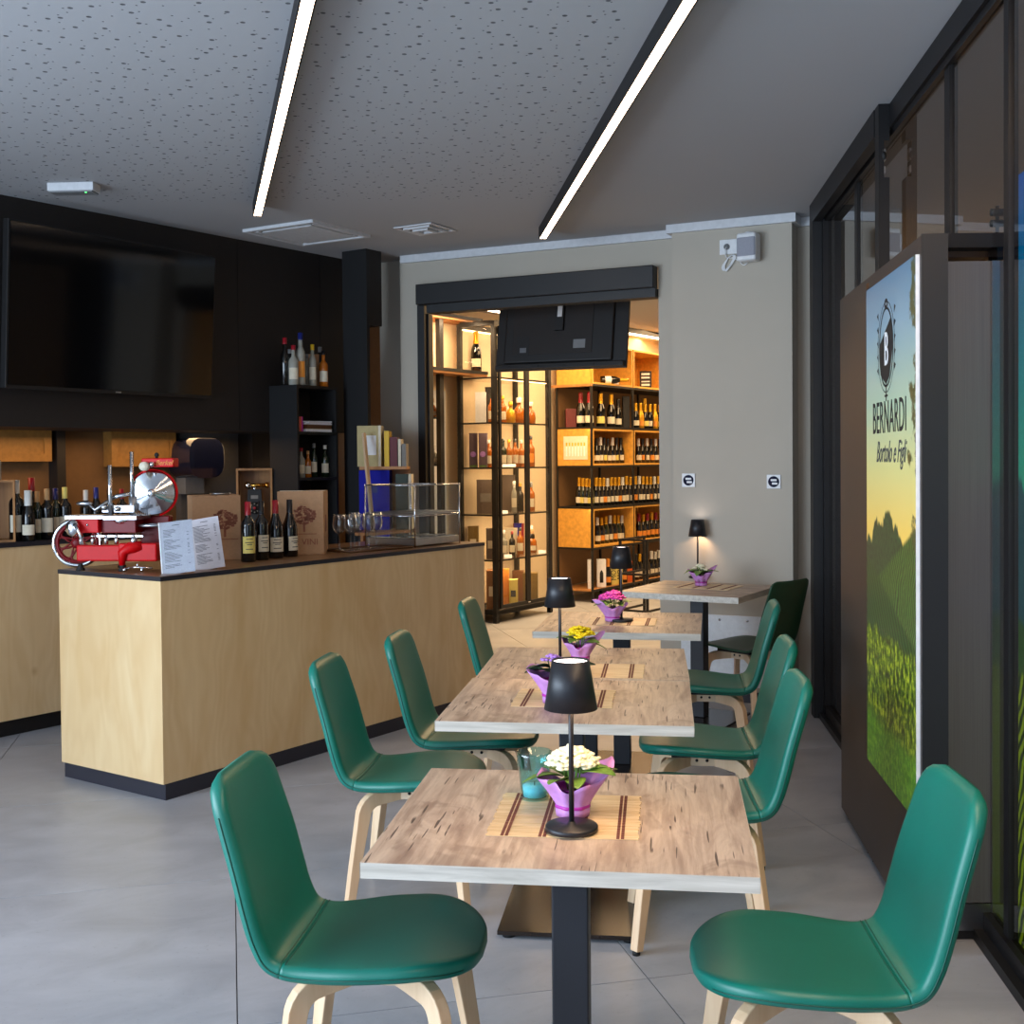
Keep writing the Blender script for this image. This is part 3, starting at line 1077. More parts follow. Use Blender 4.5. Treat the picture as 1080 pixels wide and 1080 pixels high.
# emergency light unit
p = at(78, 200, CEIL - 0.03)
em = thing('emergency_light', 'flat white ceiling unit with a tiny green light above the television', 'emergency light', (p.x, p.y, CEIL), math.radians(-4))
MB().box(-0.13, 0.13, -0.05, 0.05, -0.045, 0).build('case', M['offwhite'], em, bevel=0.004)
MB().box(-0.12, 0.12, -0.042, 0.042, -0.052, -0.045).build('lens', M['greyplastic'], em)
MB().cyl((0.08, -0.03, -0.055), (0.08, -0.03, -0.052), 0.005, 10).build('indicator', M['greenled'], em)

# ------------------------------------------------------------------ television on the black wall
tv = thing('wall_television', 'large black flat television hanging tilted on the black wall', 'television')
off = -0.13
_, ta = online(5, (LM @ Vector((0, off, 0))).to_2d(), LE)
_, tb = online(231, (LM @ Vector((0, off, 0))).to_2d(), LE)
tq = LM @ Vector(((ta + tb) / 2, off, 0))
q_l = LM @ Vector((ta, off, 0))
q_r = LM @ Vector((tb, off, 0))
tz0_ = (zat(1, 409, q_l) + zat(228, 420, q_r)) / 2
tz1_ = (zat(8, 225, q_l) + zat(235, 275, q_r)) / 2
TW, TH = tb - ta, tz1_ - tz0_
tilt = math.radians(3.5)
tv.matrix_world = LM @ Matrix.Translation(((ta + tb) / 2, off + 0.02, tz0_)) @ Matrix.Rotation(math.radians(3.0), 4, 'Z') @ Matrix.Rotation(tilt, 4, 'X')
MB().box(-TW / 2, TW / 2, 0, 0.05, 0, TH).build('case', M['tvback'], tv, bevel=0.003)
MB().box(-TW / 2 + 0.012, TW / 2 - 0.012, -0.004, 0, 0.02, TH - 0.012).build('screen', M['screen'], tv)
MB().box(-TW / 2, TW / 2, -0.006, 0.0, 0.0, 0.016).build('bottom_bezel', M['tvback'], tv)
MB().box(-0.02, 0.02, -0.008, -0.006, 0.004, 0.012).build('badge', M['steel'], tv)
MB().box(-0.2, 0.2, 0.05, 0.105, TH * 0.35, TH * 0.65).build('bracket', M['frame'], tv)

# ------------------------------------------------------------------ black column and black shelf tower
c_near = at(386, 262, CEIL).to_2d()
W2 = Vector((W.x, W.y))
E2 = Vector((E.x, E.y))
_, cwid = online(363.4, c_near, W2)
_, clen = online(404.6, c_near, E2)
colm = thing('black_column', 'tall black boxed column between the shelf tower and the grey wall', 'column')
CM = frame((c_near.x, c_near.y, 0), (E.x, E.y))
colm.matrix_world = CM
MB().box(0, 0.03, 0, cwid, 0, CEIL).build('board', M['black'], colm)
zc0 = zat(396, 342, c_near)
MB().box(0.03, clen, 0, cwid, zc0, CEIL).build('upper_box', M['blackmatt'], colm)

bc0 = at(0, 779).to_2d()


def on_wall(px, off_=0.0):
    return online(px, (LM @ Vector((0, off_, 0))).to_2d(), LE)


wq, ws = on_wall(285)
tn, td = online(314, wq, -W2)                    # near corner of the tower
_, tl = online(357, tn, E2)
TM = frame((tn.x, tn.y, 0), (E.x, E.y))
tow = thing('black_shelf_tower', 'narrow black open shelf tower with bottles on top and magazines inside', 'shelf')
tow.matrix_world = TM
ztop = zat(314, 405.5, tn)
zs = [0.0, 0.45, 0.85, zat(314, 507, tn), zat(314, 458, tn), ztop - 0.02]
MB().box(0, 0.02, 0, td, 0, ztop).build('side_panel', M['black'], tow)
MB().box(tl - 0.02, tl, 0, td, 0, ztop).build('side_panel', M['black'], tow)
MB().box(0.02, tl - 0.02, td - 0.01, td, 0, ztop).build('back_panel', M['blackmatt'], tow)
for z in zs:
    MB().box(0.02, tl - 0.02, 0, td - 0.01, z, z + 0.02).build('shelf_board', M['black'], tow)

# ------------------------------------------------------------------ the bar
bar0 = at(174.8, 844.4).to_2d()
BL = 2.56
bm = frame((bar0.x, bar0.y, 0), (E.x, E.y))
BWD = 0.775
BZ = 1.052
bar = thing('bar_counter', 'birch plywood bar counter with black edged top and dark skirting', 'bar counter')
bar.matrix_world = bm
MB().box(0.0, BL, 0.0, BWD, 0.0, 0.078).build('skirting', M['skirt'], bar)
MB().box(-0.004, BL, -0.004, BWD, 0.078, BZ - 0.022).build('body_panel', M['birch'], bar)
# end panel as a board of its own and the thin corner joint
MB().box(-0.014, -0.004, -0.004, BWD + 0.004, 0.078, BZ - 0.022).build('end_panel', M['birch'], bar)
MB().box(-0.018, BL + 0.004, -0.008, BWD + 0.006, BZ - 0.022, BZ - 0.001).build('top_edge', M['edge'], bar)
MB().box(-0.012, BL, -0.002, BWD, BZ - 0.001, BZ).build('worktop', M['bartop'], bar)
for i in range(5):
    for yy in (0.03, BWD - 0.03):
        pass

# back counter under the niche
bk = thing('back_counter', 'birch plywood back counter with black top behind the bar', 'counter')
bkm = LM @ Matrix.Translation((0, 0, 0))
bk.matrix_world = LM
KZ = 1.13
MB().box(-2.6, 2.55, 0.04, 0.70, 0.10, KZ - 0.028).build('body_panel', M['birch'], bk)
MB().box(-2.6, 2.55, 0.09, 0.70, 0.0, 0.10).build('skirting', M['black'], bk)
MB().box(-2.6, 2.55, 0.03, 0.715, KZ - 0.028, KZ).build('worktop', M['edge'], bk)


def onbar(px, depth):
    """local (x, y) on the bar top at a column and depth from the front face"""
    _, s = online(px, (bm @ Vector((0, depth, 0))).to_2d(), E2)
    return s


# ------------------------------------------------------------------ tables
def edge_mat_table(label, corner_near_l, corner_near_r, depth, name='square_table'):
    a, b = at(*corner_near_l, 0.75).to_2d(), at(*corner_near_r, 0.75).to_2d()
    e = (b - a)
    wd = e.length
    e.normalize()
    nrm = Vector((-e.y, e.x))
    c = (a + b) / 2 + nrm * depth / 2
    rz = math.atan2(e.y, e.x)
    return make_table(label, c, rz, wd, depth), c, rz


def make_table(label, c, rz, wd, dp):
    t = thing('cafe_table', label, 'table', (c.x, c.y, 0), rz)
    x, y = wd / 2, dp / 2
    MB().box(-x + 0.0015, x - 0.0015, -y + 0.0015, y - 0.0015, 0.718, 0.75).build('tabletop', M['oak'], t)
    MB().box(-x, x, -y, -y + 0.0015, 0.717, 0.7492).box(-x, x, y - 0.0015, y, 0.717, 0.7492).box(-x, -x + 0.0015, -y, y, 0.717, 0.7492).box(x - 0.0015, x, -y, y, 0.717, 0.7492).build('edge_band', M['oakedge'], t)
    MB().box(-0.0425, 0.0425, -0.0425, 0.0425, 0.028, 0.712).build('column', M['tabmetal'], t, bevel=0.004)
    MB().box(-0.17, 0.17, -0.17, 0.17, 0.712, 0.718).build('top_plate', M['tabmetal'], t)
    MB().box(-0.235, 0.235, -0.235, 0.235, 0.014, 0.028).build('base_plate', M['tabbase'], t, bevel=0.002)
    for sx_ in (-1, 1):
        for sy_ in (-1, 1):
            MB().cyl((sx_ * 0.2, sy_ * 0.2, 0), (sx_ * 0.2, sy_ * 0.2, 0.015), 0.022, 12).build('glide', M['rubber'], t)
    return t


T1, c1, r1 = edge_mat_table('square oak-look cafe table nearest the camera, with the teal tumbler', (379.3, 909.6), (802.2, 925.4), 0.745)
T2, c2, r2 = edge_mat_table('square oak-look cafe table, second from the camera, with the violet plant', (458.4, 760.3), (732.4, 766), 0.742)
n2 = Vector((-math.sin(r2), math.cos(r2)))
T3 = make_table('square oak-look cafe table pushed against the violet plant table, with the yellow flowers', c2 + n2 * 0.748, r2 + math.radians(0.8), 0.812, 0.742)
c3 = c2 + n2 * 0.748
T4, c4, r4 = edge_mat_table('square oak-look cafe table with the pink flowers, fourth from the camera', (561.5, 665.8), (739.3, 668.7), 0.76)
Z5 = 0.80
far1, far2, far3 = at(658, 621, Z5).to_2d(), at(766, 633, Z5).to_2d(), at(813, 618.7, Z5).to_2d()
c5 = far2 + (far1 - far2) * 0.47 + (far3 - far2) * 0.47
r5 = math.atan2((far3 - far2).y, (far3 - far2).x)
T5 = make_table('cafe table turned cornerwise against the grey pillar', c5, r5, (far3 - far2).length * 0.92, (far1 - far2).length * 0.94)
T5.scale = (1, 1, Z5 / 0.75)


# ------------------------------------------------------------------ chairs
def catmull(pts, n):
    out = []
    P = [Vector(p) for p in pts]
    P = [P[0] * 2 - P[1]] + P + [P[-1] * 2 - P[-2]]
    for i in range(1, len(P) - 2):
        for k in range(n):
            t_ = k / n
            p0, p1, p2, p3 = P[i - 1], P[i], P[i + 1], P[i + 2]
            out.append(0.5 * ((2 * p1) + (-p0 + p2) * t_ + (2 * p0 - 5 * p1 + 4 * p2 - p3) * t_ ** 2 + (-p0 + 3 * p1 - 3 * p2 + p3) * t_ ** 3))
    out.append(P[-2])
    return out


PROF = [(0.245, 0.437), (0.20, 0.449), (0.12, 0.456), (0.0, 0.449), (-0.10, 0.441), (-0.175, 0.440), (-0.222, 0.458), (-0.250, 0.505), (-0.270, 0.57), (-0.293, 0.66), (-0.322, 0.76), (-0.352, 0.865)]


def sstep(a, b, x):
    k = min(1.0, max(0.0, (x - a) / (b - a)))
    return k * k * (3 - 2 * k)


def dish_of(u):
    return 0.010 + 0.012 * sstep(0.36, 0.56, u)


def shell_rows(square=False):
    pts = catmull([(p[0], 0, p[1]) for p in PROF], 8)
    # arc length
    s = [0]
    for a, b in zip(pts[:-1], pts[1:]):
        s.append(s[-1] + (b - a).length)
    L = s[-1]
    rows = []
    for i, p in enumerate(pts):
        u = s[i]
        # half width
        w = 0.233 - 0.031 * sstep(0.24, 0.46, u) + 0.003 * sstep(0.5, 0.6, u) - 0.022 * sstep(0.6, L + 0.1, u)
        w = w + 0.0
        if u < 0.20:
            k = (0.20 - u) / 0.20
            w *= max(0.0, 1 - k ** 2.3) ** (1 / 2.1)
        r = 0.04 if square else 0.085
        if L - u < r:
            k = (r - (L - u)) / r
            w = w - r * 0.95 * (1 - math.sqrt(max(0, 1 - k * k)))
        rows.append((p, max(w, 0.035), u))
    return rows, L


def chair_shell(mb, rows, h, lo, hi, dish=True):
    N = 12
    A = 6
    vs = []
    n = len(rows)
    for i in range(lo, hi + 1):
        p, w, u = rows[i]
        a = rows[max(0, i - 1)][0]
        b = rows[min(n - 1, i + 1)][0]
        t_ = (b - a).normalized()
        nor = Vector((0, 1, 0)).cross(t_).normalized()
        hh = h
        if i == 0 or i == n - 1:
            hh = h * 0.25
        elif i == 1 or i == n - 2:
            hh = h * 0.72
        ring = []
        ww = w - hh
        for k in range(N + 1):
            y = -ww + 2 * ww * k / N
            ring.append((y, hh))
        for k in range(1, A):
            an = PI / 2 - PI * k / A
            ring.append((ww + hh * math.cos(an), hh * math.sin(an)))
        for k in range(N + 1):
            y = ww - 2 * ww * k / N
            ring.append((y, -hh))
        for k in range(1, A):
            an = -PI / 2 - PI * k / A
            ring.append((-ww + hh * math.cos(an), hh * math.sin(an)))
        dd = dish_of(u)
        for y, z in ring:
            q = (y / 0.23)
            lift = dd * (q * q - 0.35)
            vs.append(p + Vector((0, y, 0)) + nor * (z + lift))
    m = len(ring)
    fs = []
    R = hi - lo + 1
    for i in range(R - 1):
        for k in range(m):
            fs.append((i * m + k, (i + 1) * m + k, (i + 1) * m + (k + 1) % m, i * m + (k + 1) % m))
    fs.append(tuple(range(m)))
    fs.append(tuple((R - 1) * m + k for k in reversed(range(m))))
    mb.add(vs, fs, True)
    return mb


def fix_normals(o):
    b = bmesh.new()
    b.from_mesh(o.data)
    bmesh.ops.recalc_face_normals(b, faces=b.faces)
    b.to_mesh(o.data)
    b.free()
    return o


def leg_mb(ax, ay):
    """one bent-wood leg: radial arm under the seat, bend, tapering leg"""
    rad = Vector((ax, ay, 0)).normalized()
    tan = Vector((-rad.y, rad.x, 0))
    R = Vector((ax, ay, 0)).length
    z0 = 0.386
    path = [(0.03, z0 + 0.002, 0.044), (0.10, z0, 0.046), (R - 0.065, z0 - 0.004, 0.050)]
    for k in range(1, 6):
        a = PI / 2 * k / 6
        path.append((R - 0.065 + 0.060 * math.sin(a), z0 - 0.064 + 0.060 * math.cos(a), 0.050))
    path += [(R + 0.002, 0.29, 0.046), (R + 0.028, 0.15, 0.038), (R + 0.052, 0.012, 0.030)]
    vs, fs = [], []
    for i, (r_, z_, th) in enumerate(path):
        a = path[max(0, i - 1)]
        b = path[min(len(path) - 1, i + 1)]
        d = Vector((b[0] - a[0], b[1] - a[1])).normalized()
        nr = Vector((-d.y, d.x))
        for sn, st in ((1, -1), (1, 1), (-1, 1), (-1, -1)):
            q = Vector((r_, z_)) + nr * (sn * th / 2)
            p = rad * q.x + tan * (st * 0.0155)
            vs.append((p.x, p.y, q.y))
    for i in range(len(path) - 1):
        for k in range(4):
            fs.append((i * 4 + k, i * 4 + (k + 1) % 4, (i + 1) * 4 + (k + 1) % 4, (i + 1) * 4 + k))
    fs.append((3, 2, 1, 0))
    e = (len(path) - 1) * 4
    fs.append((e, e + 1, e + 2, e + 3))
    foot = rad * (R + 0.054)
    return MB().add(vs, fs, False), foot


def make_chair(label, ply=False):
    t = thing('upholstered_chair' if not ply else 'shell_chair', label, 'chair')
    rows, L = shell_rows(ply)
    cut = next(i for i, r_ in enumerate(rows) if r_[2] > 0.435)
    h = 0.019 if not ply else 0.0065
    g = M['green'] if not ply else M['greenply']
    fix_normals(chair_shell(MB(), rows, h, 0, cut).build('seat', g, t))
    fix_normals(chair_shell(MB(), rows, h, cut, len(rows) - 1).build('backrest', g, t))
    if not ply:
        # edge seam running round the back of the shell, and the double seam in the crease
        for sg in (-1, 1):
            pts = []
            for i in range(6, len(rows) - 6):
                p, w, u = rows[i]
                a, b = rows[i - 1][0], rows[i + 1][0]
                tt = (b - a).normalized()
                nor = Vector((0, 1, 0)).cross(tt).normalized()
                dd = dish_of(u)
                q = w / 0.23
                pts.append(p + Vector((0, sg * (w + 0.0002), 0)) + nor * (dd * (q * q - 0.35) - 0.004))
            MB().tube(pts, 0.0017, 5).build('piping', M['seam'], t)
        for off_ in (-1, 1):
            i = cut + off_
            p, w, u = rows[i]
            a, b = rows[i - 1][0], rows[i + 1][0]
            tt = (b - a).normalized()
            nor = Vector((0, 1, 0)).cross(tt).normalized()
            dd = dish_of(u)
            pts = []
            for k in range(13):
                y = (-1 + 2 * k / 12) * (w - 0.012)
                q = y / 0.23
                pts.append(p + Vector((0, y, 0)) + nor * (h + dd * (q * q - 0.35) - 0.0003))
            MB().tube(pts, 0.0013, 5).build('crease_seam', M['seam'], t)
    for ax, ay in ((0.165, 0.155), (0.165, -0.155), (-0.175, 0.145), (-0.175, -0.145)):
        mb, foot = leg_mb(ax, ay)
        lg = mb.build('leg', M['beech'], t, bevel=0.003)
        MB().cyl((foot.x, foot.y, 0), (foot.x, foot.y, 0.014), 0.013, 10).build('foot_cap', M['rubber'], lg)
    blk = MB().box(-0.062, 0.062, -0.062, 0.062, 0.366, 0.41)
    bo = blk.build('joint_block', M['beechend'], t, bevel=0.002)
    for sy_ in (-1, 1):
        for sx_ in (-0.02, 0.02):
            MB().cyl((sx_, sy_ * 0.062, 0.388), (sx_, sy_ * 0.064, 0.388), 0.006, 8).build('screw', M['frame'], bo)
    MB().box(-0.12, 0.12, -0.10, 0.10, 0.408, 0.424).build('seat_plate', M['black'], t)
    return t


GR = 'green leatherette chairs along the row of tables'
chA = make_chair('green leatherette chair with bentwood legs, nearest the camera on the left')
chair_list = [
    (chA, None, (-0.315, 2.735), -6),
    (None, 'green leatherette chair at the right of the nearest table, in front of the poster panel', (0.640, 2.600), 177),
    (None, 'green leatherette chair on the left behind the nearest one, left of the second table', (-0.350, 4.215), -7),
    (None, 'green leatherette chair left of the yellow flower table, third on the left', (-0.145, 4.800), -8),
    (None, 'green leatherette chair of which only the backrest shows, left of the pink flower table', (0.10, 5.98), -9),
    (None, 'green leatherette chair at the right of the violet plant table, second on the right', (0.600, 3.860), 176),
    (None, 'green leatherette chair right of the yellow flower table, third on the right', (0.745, 4.640), 175),
    (None, 'green leatherette chair right of the pink flower table, fourth on the right', (0.965, 5.86), 172),
]
CH_ = []
for o, lab, (x, y), a in chair_list:
    if o is None:
        o = copy_tree(chA, label=lab)
    o.location = (x, y, 0)
    o.rotation_euler = (0, 0, math.radians(a))
    o['group'] = GR
    CH_.append(o)
chP = make_chair('thin dark green shell chair with wooden legs at the farthest table', ply=True)
chP.location = (1.40, 7.08, 0)
chP.rotation_euler = (0, 0, math.radians(132))

# ------------------------------------------------------------------ cordless table lamps
lamp0 = thing('table_lamp', '', 'table lamp')
MB().lathe([(0.0001, 0.0), (0.056, 0.0), (0.059, 0.002), (0.059, 0.010), (0.056, 0.013), (0.012, 0.0135), (0.007, 0.02), (0.0001, 0.02)], 32, caps=False).build('base', M['lampblack'], lamp0)
MB().cyl((0, 0, 0.018), (0, 0, 0.352), 0.0058, 12).build('stem', M['lampblack'], lamp0)
MB().lathe([(0.0585, 0.272), (0.0595, 0.272), (0.0415, 0.380), (0.0395, 0.380), (0.0385, 0.376), (0.0575, 0.274)], 36, caps=False).build('shade', M['lampblack'], lamp0)
MB().lathe([(0.0001, 0.3755), (0.0385, 0.3755), (0.0385, 0.3735), (0.0001, 0.3735)], 28, caps=False).build('top_diffuser', M['lampglow'], lamp0)
MB().lathe([(0.0001, 0.349), (0.042, 0.349), (0.042, 0.352), (0.0001, 0.352)], 24, caps=False).build('lower_diffuser', M['ledwarm'], lamp0)
lamps = [
    (lamp0, (603, 875.5), 'black cordless lamp standing on the nearest table, largest of the four', c1),
    (None, (591, 715), 'black cordless lamp in front of the yellow flowers', c3),
    (None, (655.5, 655), 'black cordless lamp beside the pink flowers', c4),
    (None, (736, 609.5), 'black cordless lamp on the farthest table, throwing light on the grey pillar', c5)]
LP = []
for o, (px, py), lab, _c in lamps:
    if o is None:
        o = copy_tree(lamp0)
    o['label'] = lab
    o['group'] = 'cordless lamps on the tables'
    z = 0.754 if _c is not c5 else Z5 + 0.004
    p = at(px, py, z)
    o.location = (p.x, p.y, z)
    LP.append(p)
    l = bpy.data.lights.new('lamp_light', 'POINT')
    l.energy = 2.4
    l.color = (1.0, 0.62, 0.34)
    l.shadow_soft_size = 0.02
    lo = bpy.data.objects.new('lamp_light', l)
    COL.objects.link(lo)
    lo.location = (p.x + 0.018, p.y - 0.018, z + 0.325)
    lo.parent = None


# ------------------------------------------------------------------ bamboo placemats
def placemat(c, rz, lx, ly, label, nb=30, z=0.75):
    t = thing('bamboo_placemat', label, 'placemat', (c.x, c.y, z), rz, 'bamboo placemats under the lamps')
    mb = MB()
    for k in range(nb):
        y = -ly / 2 + ly * (k + 0.5) / nb
        dx = random.uniform(-0.003, 0.003)
        mb.box(-lx / 2 + dx, lx / 2 + dx, y - ly / nb * 0.43, y + ly / nb * 0.43, 0.0006, 0.0026 + random.uniform(0, 0.0006))
    s = mb.build('slats', M['bamboo'], t)
    s['kind'] = 'stuff'
    for fx in (-0.38, -0.13, 0.12, 0.38):
        tb_ = MB()
        for k in range(nb):
            y = -ly / 2 + ly * (k + 0.5) / nb
            for q in (-1, 1):
                tb_.box(fx * lx + q * 0.005 - 0.0035, fx * lx + q * 0.005 + 0.0035, y - ly / nb * 0.46, y + ly / nb * 0.2, 0.0024, 0.0038)
        tb_.build('binding_thread', M['thread'], t)
    return t


def quad_center(pts, z=0.752):
    v = [at(*p, z) for p in pts]
    return (v[0] + v[1] + v[2] + v[3]) / 4, v


cm, vv = quad_center([(512.5, 884), (669.5, 888.5), (675.6, 837.8), (536, 834)])
placemat(cm, r1 + math.radians(0.5), 0.335, 0.33, 'bamboo placemat under the lamp and white flowers on the nearest table')
cm, vv = quad_center([(536, 747), (640, 750.5), (650, 726), (555, 724)])
placemat(cm, r2, 0.34, 0.30, 'bamboo placemat under the violet plant')
cm2 = at(625, 707, 0.752)
placemat(cm2, r2, 0.40, 0.30, 'bamboo placemat beside the yellow flowers')
cm3 = at(656, 655.5, 0.752)
placemat(cm3, r4, 0.345, 0.28, 'bamboo placemat under the pink flowers')
cm4 = at(746, 619, Z5)
placemat(cm4, r5 + PI / 2, 0.36, 0.28, 'bamboo placemat on the farthest table', z=Z5)


# ------------------------------------------------------------------ flower pots
def leaf_mb(L_, wd, droop=0.25):
    mb = MB()

    def fn(u, v):
        x = v * L_
        w = wd * math.sin(PI * min(1, v * 0.92 + 0.06)) ** 0.8
        y = (u - 0.5) * w
        z = -droop * L_ * v * v + 0.12 * abs(u - 0.5) * w * 2
        return (x, y, z)
    mb.grid(fn, 4, 6)
    return mb


def flowerpot(c, label, petal, leafm, zbase=0.7535, paper=True, wrap_dir=0.6, blobs=26, spread=0.055, bh=0.125, seed=1, potm=None, scale=1.0, blossom_r=0.012, nleaf=7, part='blossom_cluster', flare=1.0):
    rnd = random.Random(seed)
    t = thing('flower_pot', label, 'flowers', (c.x, c.y, zbase), 0.0, 'small potted flowers on the tables')
    t.scale = (scale, scale, scale)
    MB().lathe([(0.0001, 0.0), (0.030, 0.0), (0.041, 0.062), (0.043, 0.064), (0.038, 0.064), (0.036, 0.058), (0.0001, 0.056)], 20, caps=False).build('pot', potm or M['ribbon'], t)
    if paper:
        def wave(r_, z_, a):
            k = max(0.0, (z_ - 0.022) / 0.044)
            d = 0.5 + 0.5 * math.cos(a - wrap_dir)
            d2 = 0.5 + 0.5 * math.cos(a - wrap_dir - 2.7)
            rr = r_ * (1 + 0.08 * math.sin(7 * a + seed) * (0.3 + k)) + k * flare * (0.046 * d ** 5 + 0.026 * d2 ** 8)
            zz = z_ + k * flare * (0.052 * d ** 4 + 0.030 * d2 ** 6 + 0.007 * math.sin(5 * a + 1))
            return rr, zz
        w_ = MB().lathe([(0.036, 0.001), (0.0375, 0.014), (0.0345, 0.022), (0.038, 0.034), (0.043, 0.046), (0.048, 0.056), (0.053, 0.066)], 44, wave=wave, caps=False)
        w_.build('paper_wrap', M['paperpurple'], t, solid=0.0012)
        MB().lathe([(0.0350, 0.018), (0.0372, 0.020), (0.0372, 0.0245), (0.0350, 0.026)], 28, caps=False, wave=lambda r_, z_, a: (r_ * (1 + 0.05 * math.sin(7 * a + seed)) + 0.0012, z_)).build('ribbon', M['ribbon'], t)
    for k in range(nleaf):
        a = 2 * PI * k / nleaf + rnd.uniform(-0.25, 0.25)
        lf = leaf_mb(rnd.uniform(0.062, 0.088), rnd.uniform(0.040, 0.054), rnd.uniform(0.1, 0.4)).build('leaf', leafm, t, solid=0.0008)
        lf.location = (0.022 * math.cos(a), 0.022 * math.sin(a), rnd.uniform(0.078, 0.098))
        lf.rotation_euler = (rnd.uniform(-0.3, 0.3), rnd.uniform(-0.45, 0.0), a)
    if blobs:
        fm = MB()
        for k in range(blobs):
            a = rnd.uniform(0, 2 * PI)
            rr = spread * math.sqrt(rnd.random())
            zz = bh - 0.55 * rr * rr / spread + rnd.uniform(-0.008, 0.004)
            for q in range(5):
                b_ = 2 * PI * q / 5 + a
                fm.ball((rr * math.cos(a) + blossom_r * 0.62 * math.cos(b_), rr * math.sin(a) + blossom_r * 0.62 * math.sin(b_), zz + rnd.uniform(-0.002, 0.002)), blossom_r * 0.55, 6, sq=(1, 1, 0.55))
        fo = fm.build(part, petal, t)
        fo['kind'] = 'stuff'
        st = MB()
        for k in range(6):
            a = 2 * PI * k / 6
            st.tube([(0.01 * math.cos(a), 0.01 * math.sin(a), 0.055), (0.5 * spread * math.cos(a), 0.5 * spread * math.sin(a), bh - 0.012)], 0.002, 5)
        st.build('stems', leafm, t)
    return t


p = at(604, 859, 0.7535)
flowerpot(p, 'white flowers in purple paper on the nearest table', M['petalwhite'], M['leaf'], wrap_dir=0.35, blobs=75, spread=0.050, bh=0.146, seed=3, scale=1.05, blossom_r=0.014, nleaf=8)
p = at(587, 741, 0.7535)
v_ = flowerpot(p, 'plant in purple paper with dark leaves and a few violet blooms', M['petalviolet'], M['darkleaf'], wrap_dir=2.7, blobs=14, spread=0.045, bh=0.128, seed=5, nleaf=9, scale=1.25, flare=0.6)
p = at(612, 698, 0.7535)
flowerpot(p, 'yellow flowers in purple paper behind the second lamp', M['petalyellow'], M['leaf'], wrap_dir=0.2, blobs=46, spread=0.050, bh=0.142, seed=8, blossom_r=0.015)
p = at(646, 655, 0.7535)
flowerpot(p, 'pink flowers in purple paper on the fourth table', M['petalpink'], M['leaf'], wrap_dir=3.3, blobs=60, spread=0.056, bh=0.150, seed=11, blossom_r=0.017)
p = at(739.5, 617.5, Z5 + 0.004)
gp = flowerpot(p, 'whitish flowers in a smoked glass with purple paper on the farthest table', M['petalwhite'], M['leaf'], wrap_dir=0.2, blobs=18, spread=0.045, bh=0.130, seed=13, zbase=Z5 + 0.0035)
MB().lathe([(0.0001, 0.0), (0.036, 0.0), (0.046, 0.10), (0.044, 0.10), (0.034, 0.006), (0.0001, 0.006)], 24, caps=False).build('glass_sleeve', M['smokeglass'], gp)

# teal tumbler with a candle
p = at(564, 843, 0.75)
tb_ = thing('teal_tumbler', 'embossed teal glass tumbler holding a candle beside the white flowers', 'glass', (p.x, p.y, 0.7505))
prof = [(0.0001, 0.0), (0.031, 0.0), (0.034, 0.004), (0.037, 0.05), (0.040, 0.075)]
for k in range(7):
    prof.append((0.0412 + (0.0016 if k % 2 else 0), 0.080 + k * 0.005))
prof += [(0.043, 0.118), (0.0405, 0.118), (0.037, 0.08), (0.033, 0.03), (0.029, 0.008), (0.0001, 0.008)]
MB().lathe(prof, 36, caps=False, wave=lambda r_, z_, a: (r_ * (1 + (0.012 * math.sin(12 * a) if z_ < 0.07 and r_ > 0.02 else 0)), z_)).build('tumbler', M['teal'], tb_)
MB().lathe([(0.0001, 0.009), (0.0275, 0.009), (0.0295, 0.034), (0.0001, 0.034)], 20, caps=False).build('candle', M['wax'], tb_)
MB().cyl((0, 0, 0.034), (0, 0, 0.044), 0.0012, 6).build('wick', M['black'], tb_)

# ------------------------------------------------------------------ bottles
SHAPES = {
    'bordeaux': dict(h=0.30, prof=[(0.0001, 0.0), (0.034, 0.0), (0.0375, 0.004), (0.0375, 0.185), (0.034, 0.202), (0.018, 0.222), (0.0145, 0.235), (0.014, 0.296), (0.0155, 0.297), (0.0155, 0.302), (0.0001, 0.302)], lab=(0.045, 0.13, 0.0380), cap=(0.237, 0.304, 0.0158)),
    'burgundy': dict(h=0.30, prof=[(0.0001, 0.0), (0.038, 0.0), (0.0415, 0.004), (0.0415, 0.145), (0.037, 0.172), (0.022, 0.212), (0.0155, 0.238), (0.0145, 0.296), (0.016, 0.297), (0.016, 0.302), (0.0001, 0.302)], lab=(0.035, 0.11, 0.0420), cap=(0.232, 0.304, 0.0162)),
    'champagne': dict(h=0.32, prof=[(0.0001, 0.0), (0.040, 0.0), (0.044, 0.004), (0.044, 0.150), (0.038, 0.185), (0.022, 0.228), (0.0165, 0.255), (0.0155, 0.305), (0.018, 0.308), (0.018, 0.320), (0.0001, 0.322)], lab=(0.04, 0.105, 0.0445), cap=(0.225, 0.324, 0.0228)),
    'spirit': dict(h=0.30, prof=[(0.0001, 0.0), (0.035, 0.0), (0.038, 0.004), (0.038, 0.165), (0.034, 0.185), (0.0165, 0.208), (0.0145, 0.222), (0.0145, 0.266), (0.0001, 0.268)], lab=(0.04, 0.125, 0.0385), cap=(0.256, 0.292, 0.0165)),
    'decanter': dict(h=0.24, prof=[(0.0001, 0.0), (0.042, 0.0), (0.050, 0.006), (0.054, 0.06), (0.050, 0.115), (0.034, 0.145), (0.016, 0.160), (0.015, 0.186), (0.019, 0.190), (0.0001, 0.192)], lab=(0.03, 0.075, 0.0545), cap=(0.190, 0.235, 0.024)),
    'slim': dict(h=0.33, prof=[(0.0001, 0.0), (0.028, 0.0), (0.031, 0.004), (0.031, 0.19), (0.027, 0.215), (0.0145, 0.245), (0.0135, 0.30), (0.0001, 0.302)], lab=(0.05, 0.15, 0.0315), cap=(0.285, 0.33, 0.0155)),
}
BT = {}


